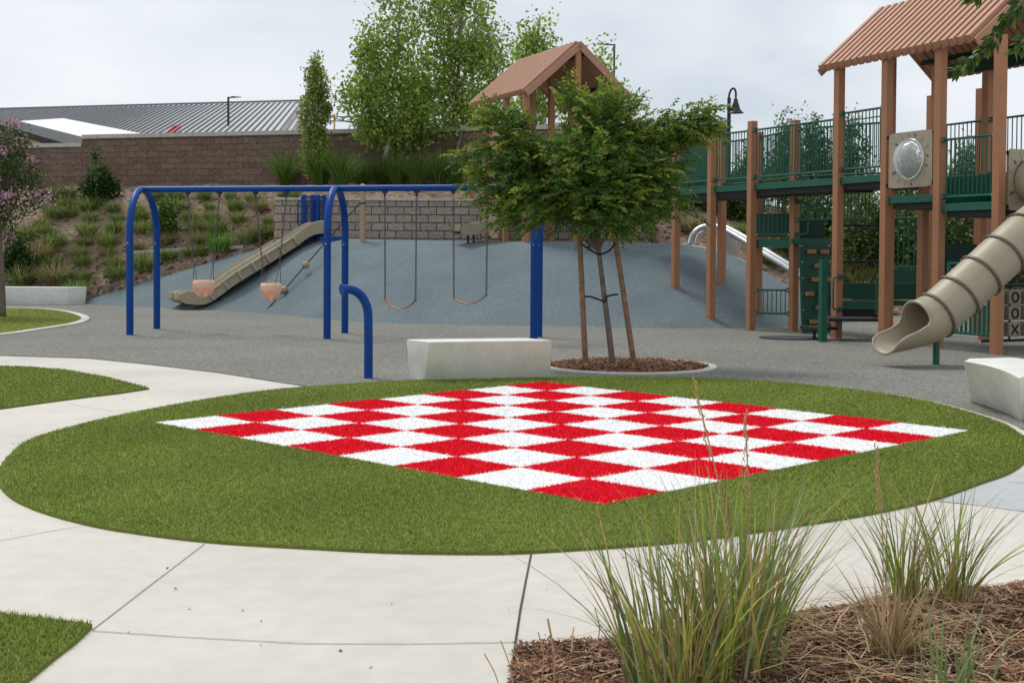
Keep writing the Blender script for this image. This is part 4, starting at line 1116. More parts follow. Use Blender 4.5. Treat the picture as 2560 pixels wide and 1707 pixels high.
railing(t1, Q(1.55, 2.75), Q(2.9, 2.75), 3.4, 4.4, .09, False)
a, b = Q(2.8, .1), Q(1.65, .1); mb = MB(); mb.box(((a + b) / 2)[:2].tolist() + [4.25], (.62, .06, 1.25), RU); mb.build('woodgrain_panel', M['plank'], t1, bevel=.01)
mb = MB()
for k in range(3): mb.box(((a + b) / 2)[:2].tolist() + [2.55], (.62, .05, 1.2), RU) if k == 0 else None
mb.build('woodgrain_panel', M['plank'], t1, bevel=.01)
# short chute leaving the tower to the left
ca = A(1120, 520, 33.2); cb = A(1048, 524, 32.6); pp = catmull([ca + [.4, .3, .12], ca, cb + [.25, .2, -.06], cb + [0, 0, -.02]], 8)
mb = MB(); dd = unit((ca - cb) * [1, 1, 0]); nn = np.array([-dd[1], dd[0], 0]); rows = []
for p in pp: rows.append([p + nn * a_ + np.array([0, 0, b_2]) for a_, b_2 in ((-.26, .16), (-.22, .16), (-.16, -.06), (.16, -.06), (.22, .16), (.26, .16), (.2, -.12), (-.2, -.12))])
mb.grid(rows, True); mb.f.append(tuple(range(8))); mb.build('chute', M['tan'], t1, smooth='auto')
for px_ in (1075, 1088):
    p = A(px_, 545, 32.9); mb = MB(); mb.tube([[p[0], p[1], 1.8], [p[0], p[1], 2.25]], .03, 8); mb.build('chute_leg', M['dgreen'], t1)
ga, gb2 = A(1125, 488, 33.0), A(1125, 546, 33.0); loop(t1, ga, gb2, [-.24, -.05, 0])

# stainless slide on the far side of the mound
sp_ = [A(1582, 562, 33.2), A(1590, 540, 33.2), A(1612, 523, 33.2), A(1645, 520, 33.1), A(1700, 548, 32.4), A(1760, 586, 31.6), A(1815, 620, 31.0), A(1880, 662, 30.4)]
st = thing('steel_slide', A(1700, 620, 32.5), 'polished stainless steel slide with tubular rails on the right side of the mound', 'slide')
for off in (0, .36):
    q = [p + np.array([off * .6, off * .8, 0]) for p in catmull(sp_, 6)]; mb = MB(); mb.tube(q, .075, 12); mb.build('side_rail', M['steel'], st, smooth=True)
q = catmull(sp_[3:], 6); mb = MB(); mb.grid([[p + np.array([.0, .0, -.02]), p + np.array([.08, .12, -.12]), p + np.array([.16, .2, -.12]), p + np.array([.22, .29, -.02])] for p in q]); mb.build('slide_bed', M['steel'], st, smooth=True)
c = A(1668, 566, 33.6); mb = MB(); mb.box(c, (.5, .5, .55)); tag(mb.build('concrete_block', M['cap'], at=c, bevel=.02), 'grey square concrete block beside the top of the steel slide', 'concrete block')

# ------------------------------------------------------------------ lamps
def led_lamp(px, ytop, ybase, Y, sgn, label, armlen):
    p = A(px, ytop, Y); g0 = 3.6; t = thing('street_lamp', (p[0], p[1], g0), label, 'street lamp')
    k = Y / FPX
    mb = MB(); mb.box((p[0], p[1], (g0 + p[2]) / 2), (4.2 * k, 4.2 * k, p[2] - g0)); mb.build('pole', M['dark_metal'], t)
    mb = MB(); a = p + [0, 0, -2 * k]; mb.tube([a, a + [sgn * armlen * .3 * k, 0, 1 * k]], 1.6 * k, 8); mb.box(a + [sgn * armlen * .38 * k, 0, 1.5 * k], (7 * k, 6 * k, 3.4 * k)); 
    mb.prism([a + [sgn * armlen * .4 * k, -4 * k, .2 * k], a + [sgn * armlen * k, -4 * k, .8 * k], a + [sgn * armlen * k, 4 * k, .8 * k], a + [sgn * armlen * .4 * k, 4 * k, .2 * k]], [a + [sgn * armlen * .4 * k, -4 * k, 3 * k], a + [sgn * armlen * k, -3 * k, 2 * k], a + [sgn * armlen * k, 3 * k, 2 * k], a + [sgn * armlen * .4 * k, 4 * k, 3 * k]]); mb.build('lamp_head', M['dark_metal'], t)
led_lamp(524.5, 223, 310, 62, 1, 'dark square street lamp rising in front of the metal roof', 29)
led_lamp(1411, 102, 180, 58, -1, 'dark street lamp with flat head beside the small tower roof', 41)
Y = 38.5; k = Y / FPX; p = A(1674, 300, Y); gz = float(hill(p[0], Y)) - .1
t = thing('gooseneck_lamp', (p[0], Y, gz), 'black gooseneck park lamp with bell shade behind the bridge', 'street lamp')
zt = float(A(1674, 225, Y)[2]); mb = MB(); mb.tube([(p[0], Y, gz), (p[0], Y, gz + .5), (p[0], Y, gz + .55), (p[0], Y, zt)], [.12, .12, .065, .055], 12); mb.build('pole', M['dark_metal'], t, smooth='auto')
arc = [A(1674, 236, Y), A(1675, 218, Y), A(1680, 206, Y), A(1686, 204, Y), A(1690, 212, Y), A(1690, 225, Y)]
mb = MB(); mb.tube(catmull(arc, 5), .032, 8); mb.build('arm', M['dark_metal'], t, smooth='auto')
c = A(1690, 226, Y); mb = MB(); mb.tube([c + [0, 0, 0], c + [0, 0, -3 * k], c + [0, 0, -10 * k], c + [0, 0, -14 * k], c + [0, 0, -21 * k], c + [0, 0, -26 * k], c + [0, 0, -31 * k], c + [0, 0, -34 * k]], [.04, .06, .075, .10, .12, .15, .21, .25], 18); mb.build('bell_shade', M['dark_metal'], t, smooth='auto')

# ------------------------------------------------------------------ buildings beyond the wall
Rr_ = A(695, 235, 75); sdn = unit([.107 * 1.0, -1, -.193]); rdg = unit([-.966, .26, 0]); 
bd = thing('school_building', (Rr_[0], Rr_[1], 3.6), 'long building under construction with grey standing seam metal roof', 'building')
Lr, Ls_ = 75, 24
nrm = unit(np.cross(rdg, sdn)); nrm = nrm if nrm[2] > 0 else -nrm
mb = MB(); mb.prism([Rr_ - nrm * .25, Rr_ + rdg * Lr - nrm * .25, Rr_ + rdg * Lr + sdn * Ls_ - nrm * .25, Rr_ + sdn * Ls_ - nrm * .25], [Rr_, Rr_ + rdg * Lr, Rr_ + rdg * Lr + sdn * Ls_, Rr_ + sdn * Ls_]); rf = mb.build('roof', M['seam_roof'], bd)
mb = MB()
for i in range(int(Lr / .34)):
    a = Rr_ + rdg * (.06 + i * .34) + nrm * .05; mb.bar(a, a + sdn * Ls_, .055, .08, up=nrm)
mb.bar(Rr_ + nrm * .1, Rr_ + rdg * Lr + nrm * .1, .3, .1, up=nrm); mb.build('roof_seam', M['seam'], rf)
mb = MB(); mb.prism([Rr_ + sdn * (Ls_ - 1) + [0, 0, -8], Rr_ + rdg * Lr + sdn * (Ls_ - 1) + [0, 0, -8], Rr_ + rdg * Lr + [0, 12, -8], Rr_ + [-.6, 12, -8]], [Rr_ + sdn * (Ls_ - 1) + [-.6, 0, -.5], Rr_ + rdg * Lr + sdn * (Ls_ - 1) + [0, 0, -.5], Rr_ + rdg * Lr + [0, 12, -2.5], Rr_ + [-.6, 12, -2.5]]); mb.build('wall', M['whitewall'], bd)
mb = MB(); mb.prism([Rr_ + rdg * -.6 + sdn * .3 + [0, 0, -7], Rr_ + sdn * 20 + rdg * -.6 + [0, 0, -5], Rr_ + sdn * 20 + rdg * .2 + [0, 0, -5], Rr_ + rdg * .2 + [0, 0, -7]], [Rr_ + sdn * .3 + rdg * -.25 + [0, 0, -.3], Rr_ + sdn * 20 + rdg * -.25 + [0, 0, -.3], Rr_ + sdn * 20 + rdg * .2 + [0, 0, -.3], Rr_ + rdg * .2 + [0, 0, -.3]]); mb.build('gable_wall', M['whitewall'], bd)
# white membrane dormer on the roof slope
def onroof(px, py, h=.25):
    d = ray(px, py); t_ = ((Rr_ + nrm * h - [0, 0, EYE]) @ nrm) / (d @ nrm); return np.array([0, 0, EYE]) + d * t_
mp_ = [(20, 284), (46, 278.5), (145, 272), (356, 313), (360, 322), (240, 326), (120, 318)]
mb = MB(); mb.prism([onroof(*q, .02) for q in mp_], [onroof(*q, .4) for q in mp_]); mb.build('roof_membrane', M['membrane'], bd)
mb = MB(); 
for a, b in (((375, 312), (402, 291)), ((384, 313), (414, 292))):
    mb.bar(onroof(*a, .25), onroof(*b, .25), .10, .12)
for f_ in np.linspace(.05, .95, 7):
    a = onroof(375, 312, .25) * (1 - f_) + onroof(402, 291, .25) * f_; b = onroof(384, 313, .25) * (1 - f_) + onroof(414, 292, .25) * f_; mb.bar(a, b, .07, .08)
o = mb.build('ladder', M['red'], at=onroof(395, 302)); tag(o, 'red ladder lying on the grey metal roof', 'ladder')
# nearer dark roofed building
Y0, Y1 = 50, 54
f0, f1 = A(-160, 240, Y0), A(190, 341, Y0); k0, k1 = A(-140, 232, Y1), A(262, 333, Y1)
hb = thing('house', (f0[0], f0[1], 3.6), 'dark roofed building with raw wood fascia and white gable behind the wall', 'building')
mb = MB(); dn = np.array([0, 0, -.25]); mb.prism([f0 + dn, f1 + dn, k1 + dn, k0 + dn], [f0, f1, k1, k0]); mb.build('roof', M['shingle'], hb)
mb = MB(); mb.prism([f0 + [0, -.06, -.95], f1 + [-1.3, -.06, -.95 + .3], f1 + [-.2, .1, -.3], f0 + [0, .1, -.3]], [f0 + [0, -.1, -.27], f1 + [0, -.1, -.27], f1 + [0, .06, -.27], f0 + [0, .06, -.27]]) if False else None
for a, b, zz0, zz1 in ((f0, f1, -.26, -.62),):
    mb.add([a + [0, -.1, zz0], b + [0, -.1, zz0], b + [0, -.1, zz1], a + [0, -.1, zz1], a + [0, .05, zz0], b + [0, .05, zz0], b + [0, .05, zz1], a + [0, .05, zz1]], [(0, 1, 2, 3), (7, 6, 5, 4), (0, 4, 5, 1), (3, 2, 6, 7), (1, 5, 6, 2), (0, 3, 7, 4)])
mb.build('fascia', M['wood'], hb)
mb = MB(); w0, w1 = f0 + [0, .3, -.3], f1 + [-.2, .3, -.3]; mb.prism([np.array([w0[0], w0[1], 2]), np.array([w1[0], w1[1], 2]), np.array([w1[0], w1[1] + 8, 2]), np.array([w0[0], w0[1] + 8, 2])], [w0, w1, w1 + [0, 8, 0], w0 + [0, 8, 0]]); mb.build('wall', M['whitewall'], hb)
# scaffold at the gable
sc0 = thing('scaffold', A(665, 306, 66), 'thin scaffold frames beside the gable end of the metal roofed building', 'scaffold')
mb = MB()
for px_, yt in ((643, 272), (652, 268), (667, 271), (690, 262), (768, 262), (830, 262)):
    a = A(px_, 320, 66); b = A(px_, yt, 66); mb.tube([a, b], .045, 6)
mb.build('upright', M['yellow'], sc0)
mb = MB()
for (x0_, y0_, x1_, y1_) in ((643, 285, 690, 280), (643, 298, 690, 294), (690, 266, 830, 270), (690, 276, 830, 280), (768, 272, 830, 288)):
    mb.tube([A(x0_, y0_, 66), A(x1_, y1_, 66)], .03, 6)
mb.build('ledger', M['galv'], sc0)

# ------------------------------------------------------------------ young tree with stakes in the planter
base = np.array([*G(1407, 838)[:2], .01])
yt = thing('young_tree', base, 'young leafy tree with arching fern-like sprays in the oval planter', 'tree')
Yt = float(base[1])
tk = [base, A(1398, 760, Yt), A(1388, 680, Yt), A(1378, 600, Yt), A(1374, 560, Yt), A(1372, 500, Yt), A(1366, 430, Yt), A(1372, 340, Yt)]
mb = MB(); q = catmull(tk, 6); n_ = len(q); mb.tube(q, [.047 - .034 * (i / (n_ - 1)) ** 1.2 for i in range(n_)], 10)
kk = Yt / FPX
blobs = [((1400, 470, -.1), (125, 75), .9, 330), ((1215, 445, -.1), (110, 80), .8, 290), ((1350, 390, 0), (170, 115), 1.0, 720), ((1470, 400, .2), (105, 85), .8, 260), ((1545, 300, .2), (110, 45), .5, 150), ((1600, 262, .1), (52, 36), .4, 34), ((1395, 250, .0), (80, 60), .6, 150), ((1150, 270, -.1), (75, 30), .45, 80), ((1110, 400, -.2), (50, 60), .4, 34), ((1190, 340, -.1), (80, 60), .5, 110), ((1310, 225, 0), (36, 36), .35, 24), ((1560, 470, 0), (45, 36), .4, 14), ((1075, 350, 0), (36, 36), .3, 10)]
SPs, SPd = [], []
fork = q[int(n_ * .55)]
ctr0 = A(1360, 440, Yt)
for (cx, cy_, dY), (rxp, ryp), rd, n in blobs:
    c = A(cx, cy_, Yt + dY); d = rng.normal(size=(n, 3)); d /= np.linalg.norm(d, axis=1)[:, None]
    r = rng.random((n, 1)) ** .42
    pts = c + d * r * np.array([rxp * kk, rd, ryp * kk]); SPs.append(pts)
    dr = (pts - ctr0) * [1, 1, .55] ; dr /= np.linalg.norm(dr, axis=1)[:, None] + 1e-6
    dr = dr + rng.normal(0, .45, (n, 3)) + [0, 0, .12]; SPd.append(dr / np.linalg.norm(dr, axis=1)[:, None])
SPs = np.concatenate(SPs); SPd = np.concatenate(SPd); ns = len(SPs)
for i in rng.permutation(ns)[:70]:
    a = q[int(rng.integers(int(n_ * .5), n_))]; b = SPs[i]; mid = (a + b) / 2 + np.array([0, 0, .08 * np.linalg.norm(b - a)]); mb.tube(catmull([a, mid, b], 4), [.018, .016, .015, .013, .011, .010, .008, .006, .004], 5, False)
# every spray: an arching twig with leaflets in two ranks
PV, PD, PS_, PC = [], [], [], []
shoot = (SPs[:, 2] > A(1340, 330, Yt)[2]) | (rng.random(ns) < .25)
for i in range(ns):
    L = rng.uniform(.28, .58); k = int(L / .028); d = SPd[i].copy(); p = SPs[i] - d * L * .45
    side = unit(np.cross(d, [0, 0, 1]) + rng.normal(0, .2, 3)); drop = rng.uniform(.25, .9)
    tw = [p.copy()]
    young = rng.random() < (.55 if shoot[i] else .2)
    for j in range(k):
        d = unit(d + np.array([0, 0, -drop / k])); p = p + d * L / k; tw.append(p.copy())
        sg = 1 if j % 2 else -1; f_ = j / k
        ld = unit(side * sg * 1.0 + d * .75 + rng.normal(0, .22, 3))
        PV.append(p); PD.append(ld); PS_.append(rng.uniform(.07, .115) * (1 - .45 * max(0, f_ - .6) / .4))
        base_c = np.array((.075, .165, .024)) * rng.uniform(.7, 1.35)
        if young: base_c = base_c * (1 - f_) + np.array((.34, .40, .05)) * rng.uniform(.8, 1.25) * f_
        elif rng.random() < .12: base_c = np.array((.13, .21, .03))
        PC.append(base_c)
    if i % 3 == 0: mb.tube(tw[::3] + [tw[-1]], .003, 3, False)
mb.build('trunk', M['bark_grey'], yt, smooth=True)
V, F, C = leaf_mesh(np.array(PV), np.array(PD), np.array(PS_), np.array(PC), .48, .06)
npmesh('crown', V, F, M['leaf'], yt, C)
for (b0_, t0_, lab) in (((1345, 838), (1331, 545), 'round wooden tree stake left of the young tree trunk'), ((1457, 838), (1411, 535), 'leaning round wooden tree stake right of the young tree trunk')):
    b = np.array([*G(*b0_)[:2], 0]); tpt = A(*t0_, b[1]); mb = MB(); mb.tube([b + [0, 0, -.02], b * .5 + tpt * .5, tpt], [.042, .04, .038], 12); tag(mb.build('tree_stake', M['stake'], at=b, smooth='auto'), lab, 'tree stake', 'stakes of the young tree')
def tie(pts, label, r=.013):
    mb = MB(); mb.tube(catmull([A(x, y, Yt + dy) for x, y, dy in pts], 6), r, 8); c = A(pts[len(pts) // 2][0], pts[len(pts) // 2][1], Yt)
    tag(mb.build('tree_tie', M['black'], at=c, smooth=True), label, 'tree tie', 'black ties of the young tree')
tie([(1331, 557, -.05), (1352, 572, -.06), (1372, 583, -.08), (1384, 583, -.08), (1400, 575, -.06), (1412, 560, -.04)], 'upper black tree tie sagging between the stakes under the crown')
tie([(1341, 681, -.04), (1358, 682, -.05), (1376, 688, -.07), (1390, 692, -.09), (1396, 680, -.07), (1420, 676, -.05)], 'lower black tree tie around the trunk at half height')

# ------------------------------------------------------------------ poplars behind the brown wall
POP = [(0.244, 0.381, 0.063), (0.328, 0.466, 0.084), (0.179, 0.297, 0.053), (0.393, 0.493, 0.115), (0.295, 0.394, 0.063)]
Y = 41.0
b = HIT(878, 420); tree('poplar_tree', 'large poplar tree with pale leaning trunk in front of the brown wall', b, [b, A(884, 370, Y), A(897, 300, Y), A(905, 200, Y), A(915, 80, Y), A(920, -20, Y)], .10,
     dsh([(900, 240, 105, 70, 1.5), (880, 140, 62, 75, 1.1), (915, 40, 45, 95, 1.0), (830, 240, 50, 50, .9), (970, 280, 70, 40, 1.1), (890, 300, 80, 22, .9), (848, 120, 28, 55, .6), (808, 215, 34, 32, .6), (945, 170, 50, 110, 1.1), (850, 60, 20, 40, .4)], Y), 260, 11500, .13, POP, 'poplars by the wall', clump_r=.24)
Y = 42.0
b = A(1025, 400, 40.6); b[2] = float(hill(b[0], b[1])); tree('poplar_tree', 'taller poplar tree standing behind and right of the pale leaning trunk', b, [b, A(1040, 300, Y), A(1050, 200, Y), A(1060, 60, Y), A(1065, -40, Y)], .11,
     dsh([(1065, 60, 80, 110, 1.4), (1085, 190, 80, 90, 1.4), (1040, 280, 105, 55, 1.4), (1010, 170, 60, 80, 1.2), (1120, 130, 60, 70, 1.2), (1030, 340, 55, 25, .9), (1020, 20, 60, 80, 1.2), (1100, 270, 70, 50, 1)], Y), 290, 13000, .13, POP, 'poplars by the wall', clump_r=.24)
Y = 47.0
b = A(1215, 380, Y); b[2] = 3.8; tree('poplar_tree', 'pale green poplar top rising behind the small tower roof', b, [b, A(1220, 250, Y), A(1232, 120, Y), A(1240, 40, Y)], .13,
     dsh([(1235, 90, 32, 55, .9), (1215, 150, 45, 55, .9), (1225, 240, 60, 70, 1.1), (1375, 150, 28, 45, .7), (1250, 130, 30, 40, .8)], Y), 130, 4600, .15, POP, 'poplars by the wall')
Y = 40.5
b = HIT(727, 405); tree('column_tree', 'narrow pale green columnar tree against the brown wall', b, [b, A(727, 300, Y), A(728, 200, Y), A(727, 140, Y)], .03,
     dsh([(724, 345, 30, 52, .4), (724, 260, 32, 65, .45), (727, 195, 23, 45, .35), (728, 152, 8, 22, .15)], Y), 260, 6500, .10, [(.26, .35, .07), (.32, .38, .09), (.20, .29, .06), (.38, .40, .13)], bark='bark_grey', clump_r=.12, branches=25)
for px_, lab in ((862, 'slim wooden stake left of the pale poplar trunk'), (893, 'slim wooden stake right of the pale poplar trunk')):
    b = HIT(px_, 418); tp = A(px_ + (9 if px_ == 862 else 4), 318, b[1]); mb = MB(); mb.tube([b, tp], .045, 8); tag(mb.build('tree_stake', M['stake'], at=b), lab, 'tree stake', 'stakes of the poplar')

# pink flowering tree on the island
b = np.array([*G(6, 728)[:2], .02]); Y = float(b[1])
tree('flowering_tree', 'pink flowering tree at the left frame edge on the turf island', b, [b, A(4, 640, Y), A(0, 560, Y), A(-10, 480, Y), A(-20, 380, Y)], .085,
     dsh([(-30, 400, 95, 110, 1.1), (40, 400, 55, 45, .7), (35, 470, 65, 50, .8), (20, 330, 50, 40, .6), (-20, 520, 60, 45, .8), (100, 408, 30, 8, .2), (85, 450, 36, 14, .3), (-120, 420, 90, 120, 1)], Y), 330, 9500, .085, [(.05, .10, .02), (.08, .13, .03), (.035, .075, .015), (.12, .15, .04)], bark='bark_grey', clump_r=.13, branches=40, width=.5, flowers=26)

# shrubs on the slope
def shrub(px, py, w, h, label, n=1500, cols=None, ls=.11, extra=None, Yoff=0, cat='shrub', group=None):
    b = HIT(px, py); Y = float(b[1]) + Yoff; k = Y / FPX
    bl = [(np.array([b[0], Y, b[2] + h * k * .52]), (w * k * .5, w * k * .5, h * k * .5)), (np.array([b[0] - w * k * .2, Y, b[2] + h * k * .3]), (w * k * .4, w * k * .4, h * k * .3)), (np.array([b[0] + w * k * .15, Y, b[2] + h * k * .35]), (w * k * .42, w * k * .4, h * k * .35))]
    if extra: bl += [(A(x, y, Y), (r1 * k, r1 * k, r2 * k)) for x, y, r1, r2 in extra]
    return tree('shrub', label, b, [b, b + [0, 0, h * k * .3], b + [0, 0, h * k * .7]], .03, bl, max(40, n // 16), n, ls, cols or [(.03, .075, .015), (.05, .10, .02), (.02, .055, .012), (.075, .13, .03)], group, 'bark_grey', .10, cat, 14, .7)
shrub(228, 462, 78, 78, 'dark green shrub with one tall pale shoot under the brown wall', 2400, extra=[(212, 372, 9, 22), (214, 352, 8, 8)])
shrub(378, 540, 62, 80, 'leafy green shrub standing behind the left swing leg', 2200, [(.07, .15, .02), (.11, .20, .03), (.05, .11, .015), (.18, .28, .05)])
shrub(36, 640, 60, 90, 'dark leafy shrub behind the white bench at the far left', 2200)
shrub(130, 470, 60, 40, 'pale green low bush between pink tree and wall', 800, [(.09, .13, .03), (.12, .14, .05)], .09)

# ------------------------------------------------------------------ hillside grass tufts (individual things)
GRN = [(0.144, 0.270, 0.043), (0.186, 0.321, 0.059), (0.101, 0.203, 0.034), (0.254, 0.338, 0.085), (.30, .26, .12), (.22, .22, .08), (.34, .28, .14)]
TANC = [(0.297, 0.257, 0.108), (0.351, 0.284, 0.135), (0.203, 0.216, 0.068), (0.405, 0.324, 0.176), (0.162, 0.203, 0.054)]
MIX = [(0.156, 0.234, 0.047), (0.265, 0.265, 0.094), (0.343, 0.296, 0.140), (0.109, 0.187, 0.031)]
BRT = [(0.158, 0.317, 0.040), (0.211, 0.370, 0.066), (0.119, 0.251, 0.026)]
BIGC = [(0.094, 0.203, 0.031), (0.140, 0.265, 0.047), (0.078, 0.156, 0.023), (0.187, 0.296, 0.062)]
protos = {}
def proto(kind):
    cols, n, h, lean, w = {'green': (GRN, 260, .34, .8, .016), 'tan': (TANC, 320, .42, 1.0, .014), 'mixed': (MIX, 260, .34, .95, .015), 'bright': (BRT, 240, .42, .55, .02), 'big': (BIGC, 320, .85, .6, .02)}[kind]
    V, F, C = blades_np(n, (0, 0, 0), .12, h, lean, w, cols, 4, .6); return V, F, C
ntuft = {}
def tuft(px, py, kind, w, label, group, pos=None):
    b = HIT(px, py) if pos is None else np.asarray(pos)
    refw = {'green': 28, 'tan': 36, 'mixed': 30, 'bright': 26, 'big': 46}[kind]
    s = 1.12 * w / refw
    if kind not in protos:
        V, F, C = proto(kind); o = npmesh('grass_tuft', V, F, M['blade'], None, C); protos[kind] = o; o.location = b
    else:
        o = protos[kind].copy(); COL.objects.link(o); o.location = [float(a) for a in b]
    o.rotation_euler = (0, 0, rng.uniform(0, 6.28)); o.scale = (s, s, s * rng.uniform(.85, 1.1))
    tag(o, label, 'grass', group); return o
def z1(x, y): return x / 2.4387, 183.8 + y / 2.4387
def z2(x, y): return (300 + x / 2.903) / 1.0884, (420 + y / 2.903) / 1.0884
L1 = [(495, 735, 'green', 46), (635, 745, 'green', 38), (505, 798, 'green', 38), (655, 798, 'green', 30), (490, 885, 'green', 46), (640, 865, 'green', 42), (310, 940, 'green', 50), (600, 945, 'green', 48), (435, 998, 'green', 38), (600, 990, 'tan', 36), (460, 1048, 'green', 34), (630, 1048, 'mixed', 38), (235, 1015, 'tan', 62), (290, 1052, 'green', 38), (180, 1052, 'mixed', 42), (310, 1150, 'tan', 66), (120, 1155, 'mixed', 60), (465, 1132, 'green', 36), (650, 1115, 'green', 44), (425, 1225, 'bright', 40), (800, 1068, 'green', 48), (775, 955, 'tan', 36), (790, 862, 'mixed', 40), (785, 790, 'green', 42), (770, 750, 'green', 30), (935, 1010, 'green', 34), (930, 930, 'tan', 34), (380, 675, 'green', 46), (360, 720, 'mixed', 50), (260, 875, 'mixed', 40), (220, 830, 'mixed', 36), (470, 930, 'mixed', 30), (545, 700, 'mixed', 30), (880, 675, 'green', 36), (300, 780, 'green', 44), (390, 770, 'mixed', 40), (140, 900, 'mixed', 50), (640, 620, 'green', 30)]
L2 = [(410, 235, 'green', 42), (270, 220, 'green', 34), (610, 235, 'green', 38), (800, 235, 'green', 32), (960, 250, 'green', 36), (450, 310, 'green', 38), (650, 308, 'green', 26), (830, 312, 'green', 38), (1020, 315, 'tan', 40), (510, 390, 'green', 38), (660, 395, 'green', 42), (860, 398, 'green', 38), (1070, 408, 'green', 26), (540, 470, 'mixed', 46), (700, 485, 'green', 46), (560, 560, 'tan', 44), (330, 560, 'tan', 40), (720, 615, 'bright', 46), (1060, 505, 'mixed', 52), (930, 550, 'mixed', 50), (505, 645, 'mixed', 32), (575, 635, 'mixed', 32), (1250, 445, 'green', 36), (340, 665, 'green', 30), (1180, 300, 'mixed', 22)]
words = {'green': 'green', 'tan': 'straw coloured', 'mixed': 'half dried', 'bright': 'bright green', 'big': 'tall green'}
for lst, zf in ((L1, z1), (L2, z2)):
    for x, y, kd, w in lst:
        px_, py_ = zf(x, y)
        if py_ < 480: zone = 'just below the brown block wall'
        elif py_ > 600: zone = 'just above the white bench' if px_ < 300 else 'beside the blue mound edge'
        else: zone = 'left of the blue swing legs' if px_ < 285 else 'seen behind the bucket swings'
        tuft(px_, py_, kd, w, f'{words[kd]} grass tuft on the mulch slope {zone}', f'{kd} grass tufts {zone}')
for px_, py_, w in ((655, 424, 60), (690, 424, 66), (735, 424, 70), (785, 425, 62), (830, 424, 60), (915, 425, 64), (960, 425, 60), (1005, 425, 62), (1045, 425, 50), (760, 412, 55), (940, 412, 55), (875, 424, 45)):
    tuft(px_, py_, 'big', w, 'tall dark green grass clump at the foot of the brown wall above the retaining wall', 'grass clumps under the poplars')
for px_, py_, w, kd in ((1500, 520, 40, 'mixed'), (1585, 535, 52, 'tan'), (1540, 505, 40, 'green'), (1760, 560, 48, 'tan'), (1790, 575, 60, 'tan'), (1770, 610, 40, 'mixed'), (1930, 640, 56, 'tan'), (1960, 660, 60, 'mixed'), (1975, 690, 56, 'tan'), (2005, 655, 50, 'mixed'), (1700, 545, 40, 'green'), (1745, 590, 40, 'tan')):
    tuft(px_, py_, kd, w, f'{words[kd]} grass tuft on the mulch bank behind the play structure', f'{kd} grass tufts behind the play structure')
# white bent marker
p = HIT(125, 540); mb = MB(); mb.tube(catmull([p + [0, 0, 0], p + [-.06, 0, .12], p + [.02, 0, .24]], 5), .03, 8); tag(mb.build('marker', M['white'], at=p), 'small bent white marker lying on the mulch slope', 'marker')

# ------------------------------------------------------------------ trees and bushes behind the play structure
DRK = [(0.055, 0.121, 0.029), (0.092, 0.168, 0.040), (0.037, 0.084, 0.020), (0.133, 0.208, 0.055)]
OLV = [(0.126, 0.198, 0.054), (0.180, 0.252, 0.082), (0.090, 0.154, 0.040), (0.234, 0.288, 0.108)]
for i, (px_, ytop, w, cols, Y, lab) in enumerate([
    (1800, 258, 46, OLV, 41, 'slender pale tree seen through the bridge railing nearest its middle'),
    (1862, 262, 60, DRK, 42, 'bushy dark tree behind the right end of the bridge railing'),
    (1950, 268, 60, OLV, 43, 'olive tree seen between the tall posts left of the bubble window'),
    (2215, 330, 60, OLV, 42, 'loose green tree behind the right railing of the big tower'),
    (1530, 300, 70, DRK, 43, 'dark green tree mostly hidden behind the young tree crown'),
    (1620, 330, 60, OLV, 42, 'green tree behind the left end of the bridge'),
    (2080, 330, 60, DRK, 44, 'dark tree seen below the bubble window'),
    (1720, 330, 50, OLV, 43, 'thin green tree behind the gooseneck lamp')]):
    k = Y / FPX; b = np.array([*A(px_, 500, Y)[:2], 0]); b[2] = float(hill(b[0], Y)); zt = float(A(px_, ytop, Y)[2]); h = zt - b[2]
    bl = [(np.array([b[0], Y, b[2] + h * .35]), (w * k * .95, w * k * .9, h * .30)), (np.array([b[0] + .1, Y, b[2] + h * .6]), (w * k * .65, w * k * .6, h * .25)), (np.array([b[0], Y, b[2] + h * .85]), (w * k * .3, w * k * .3, h * .16))]
    tree('background_tree', lab, b, [b, b + [0, 0, h * .4], b + [.05, 0, h * .9]], .06, bl, 150, 3600, .13, cols, 'trees behind the play structure', 'bark_grey', .16, 'tree', 30, .5)
for i, (px_, py_, w, h, lab) in enumerate([
    (1500, 470, 120, 90, 'dark bush on the bank behind the young tree crown'), (1590, 470, 110, 80, 'dark bush beneath the left bridge span'), (1690, 500, 110, 90, 'dark bush by the gooseneck lamp foot'), (1860, 600, 120, 190, 'tall dark bush behind the climbing panel'), (1965, 620, 140, 210, 'large olive bush between the tall posts'), (2080, 640, 120, 200, 'large dark bush below the bubble window panel'), (2200, 640, 140, 230, 'large bush behind the tube slide'), (2310, 650, 140, 200, 'bush at the right edge behind the letter blocks')]):
    b = HIT(px_, py_); Y = float(b[1]); k = Y / FPX
    zt = float(A(px_, py_ - h, Y)[2]); hh = max(zt - b[2], .8)
    bl = [(np.array([b[0], Y, b[2] + hh * .5]), (w * k * .5, .8, hh * .5)), (np.array([b[0] - w * k * .25, Y - .2, b[2] + hh * .3]), (w * k * .4, .7, hh * .3)), (np.array([b[0] + w * k * .25, Y - .1, b[2] + hh * .36]), (w * k * .4, .7, hh * .36))]
    tree('shrub', lab, b, [b, b + [0, 0, hh * .3], b + [0, 0, hh * .8]], .05, bl, 180, 4200, .13, OLV if 'olive' in lab else DRK, 'bushes behind the play structure', 'bark_grey', .17, 'shrub', 24, .6)

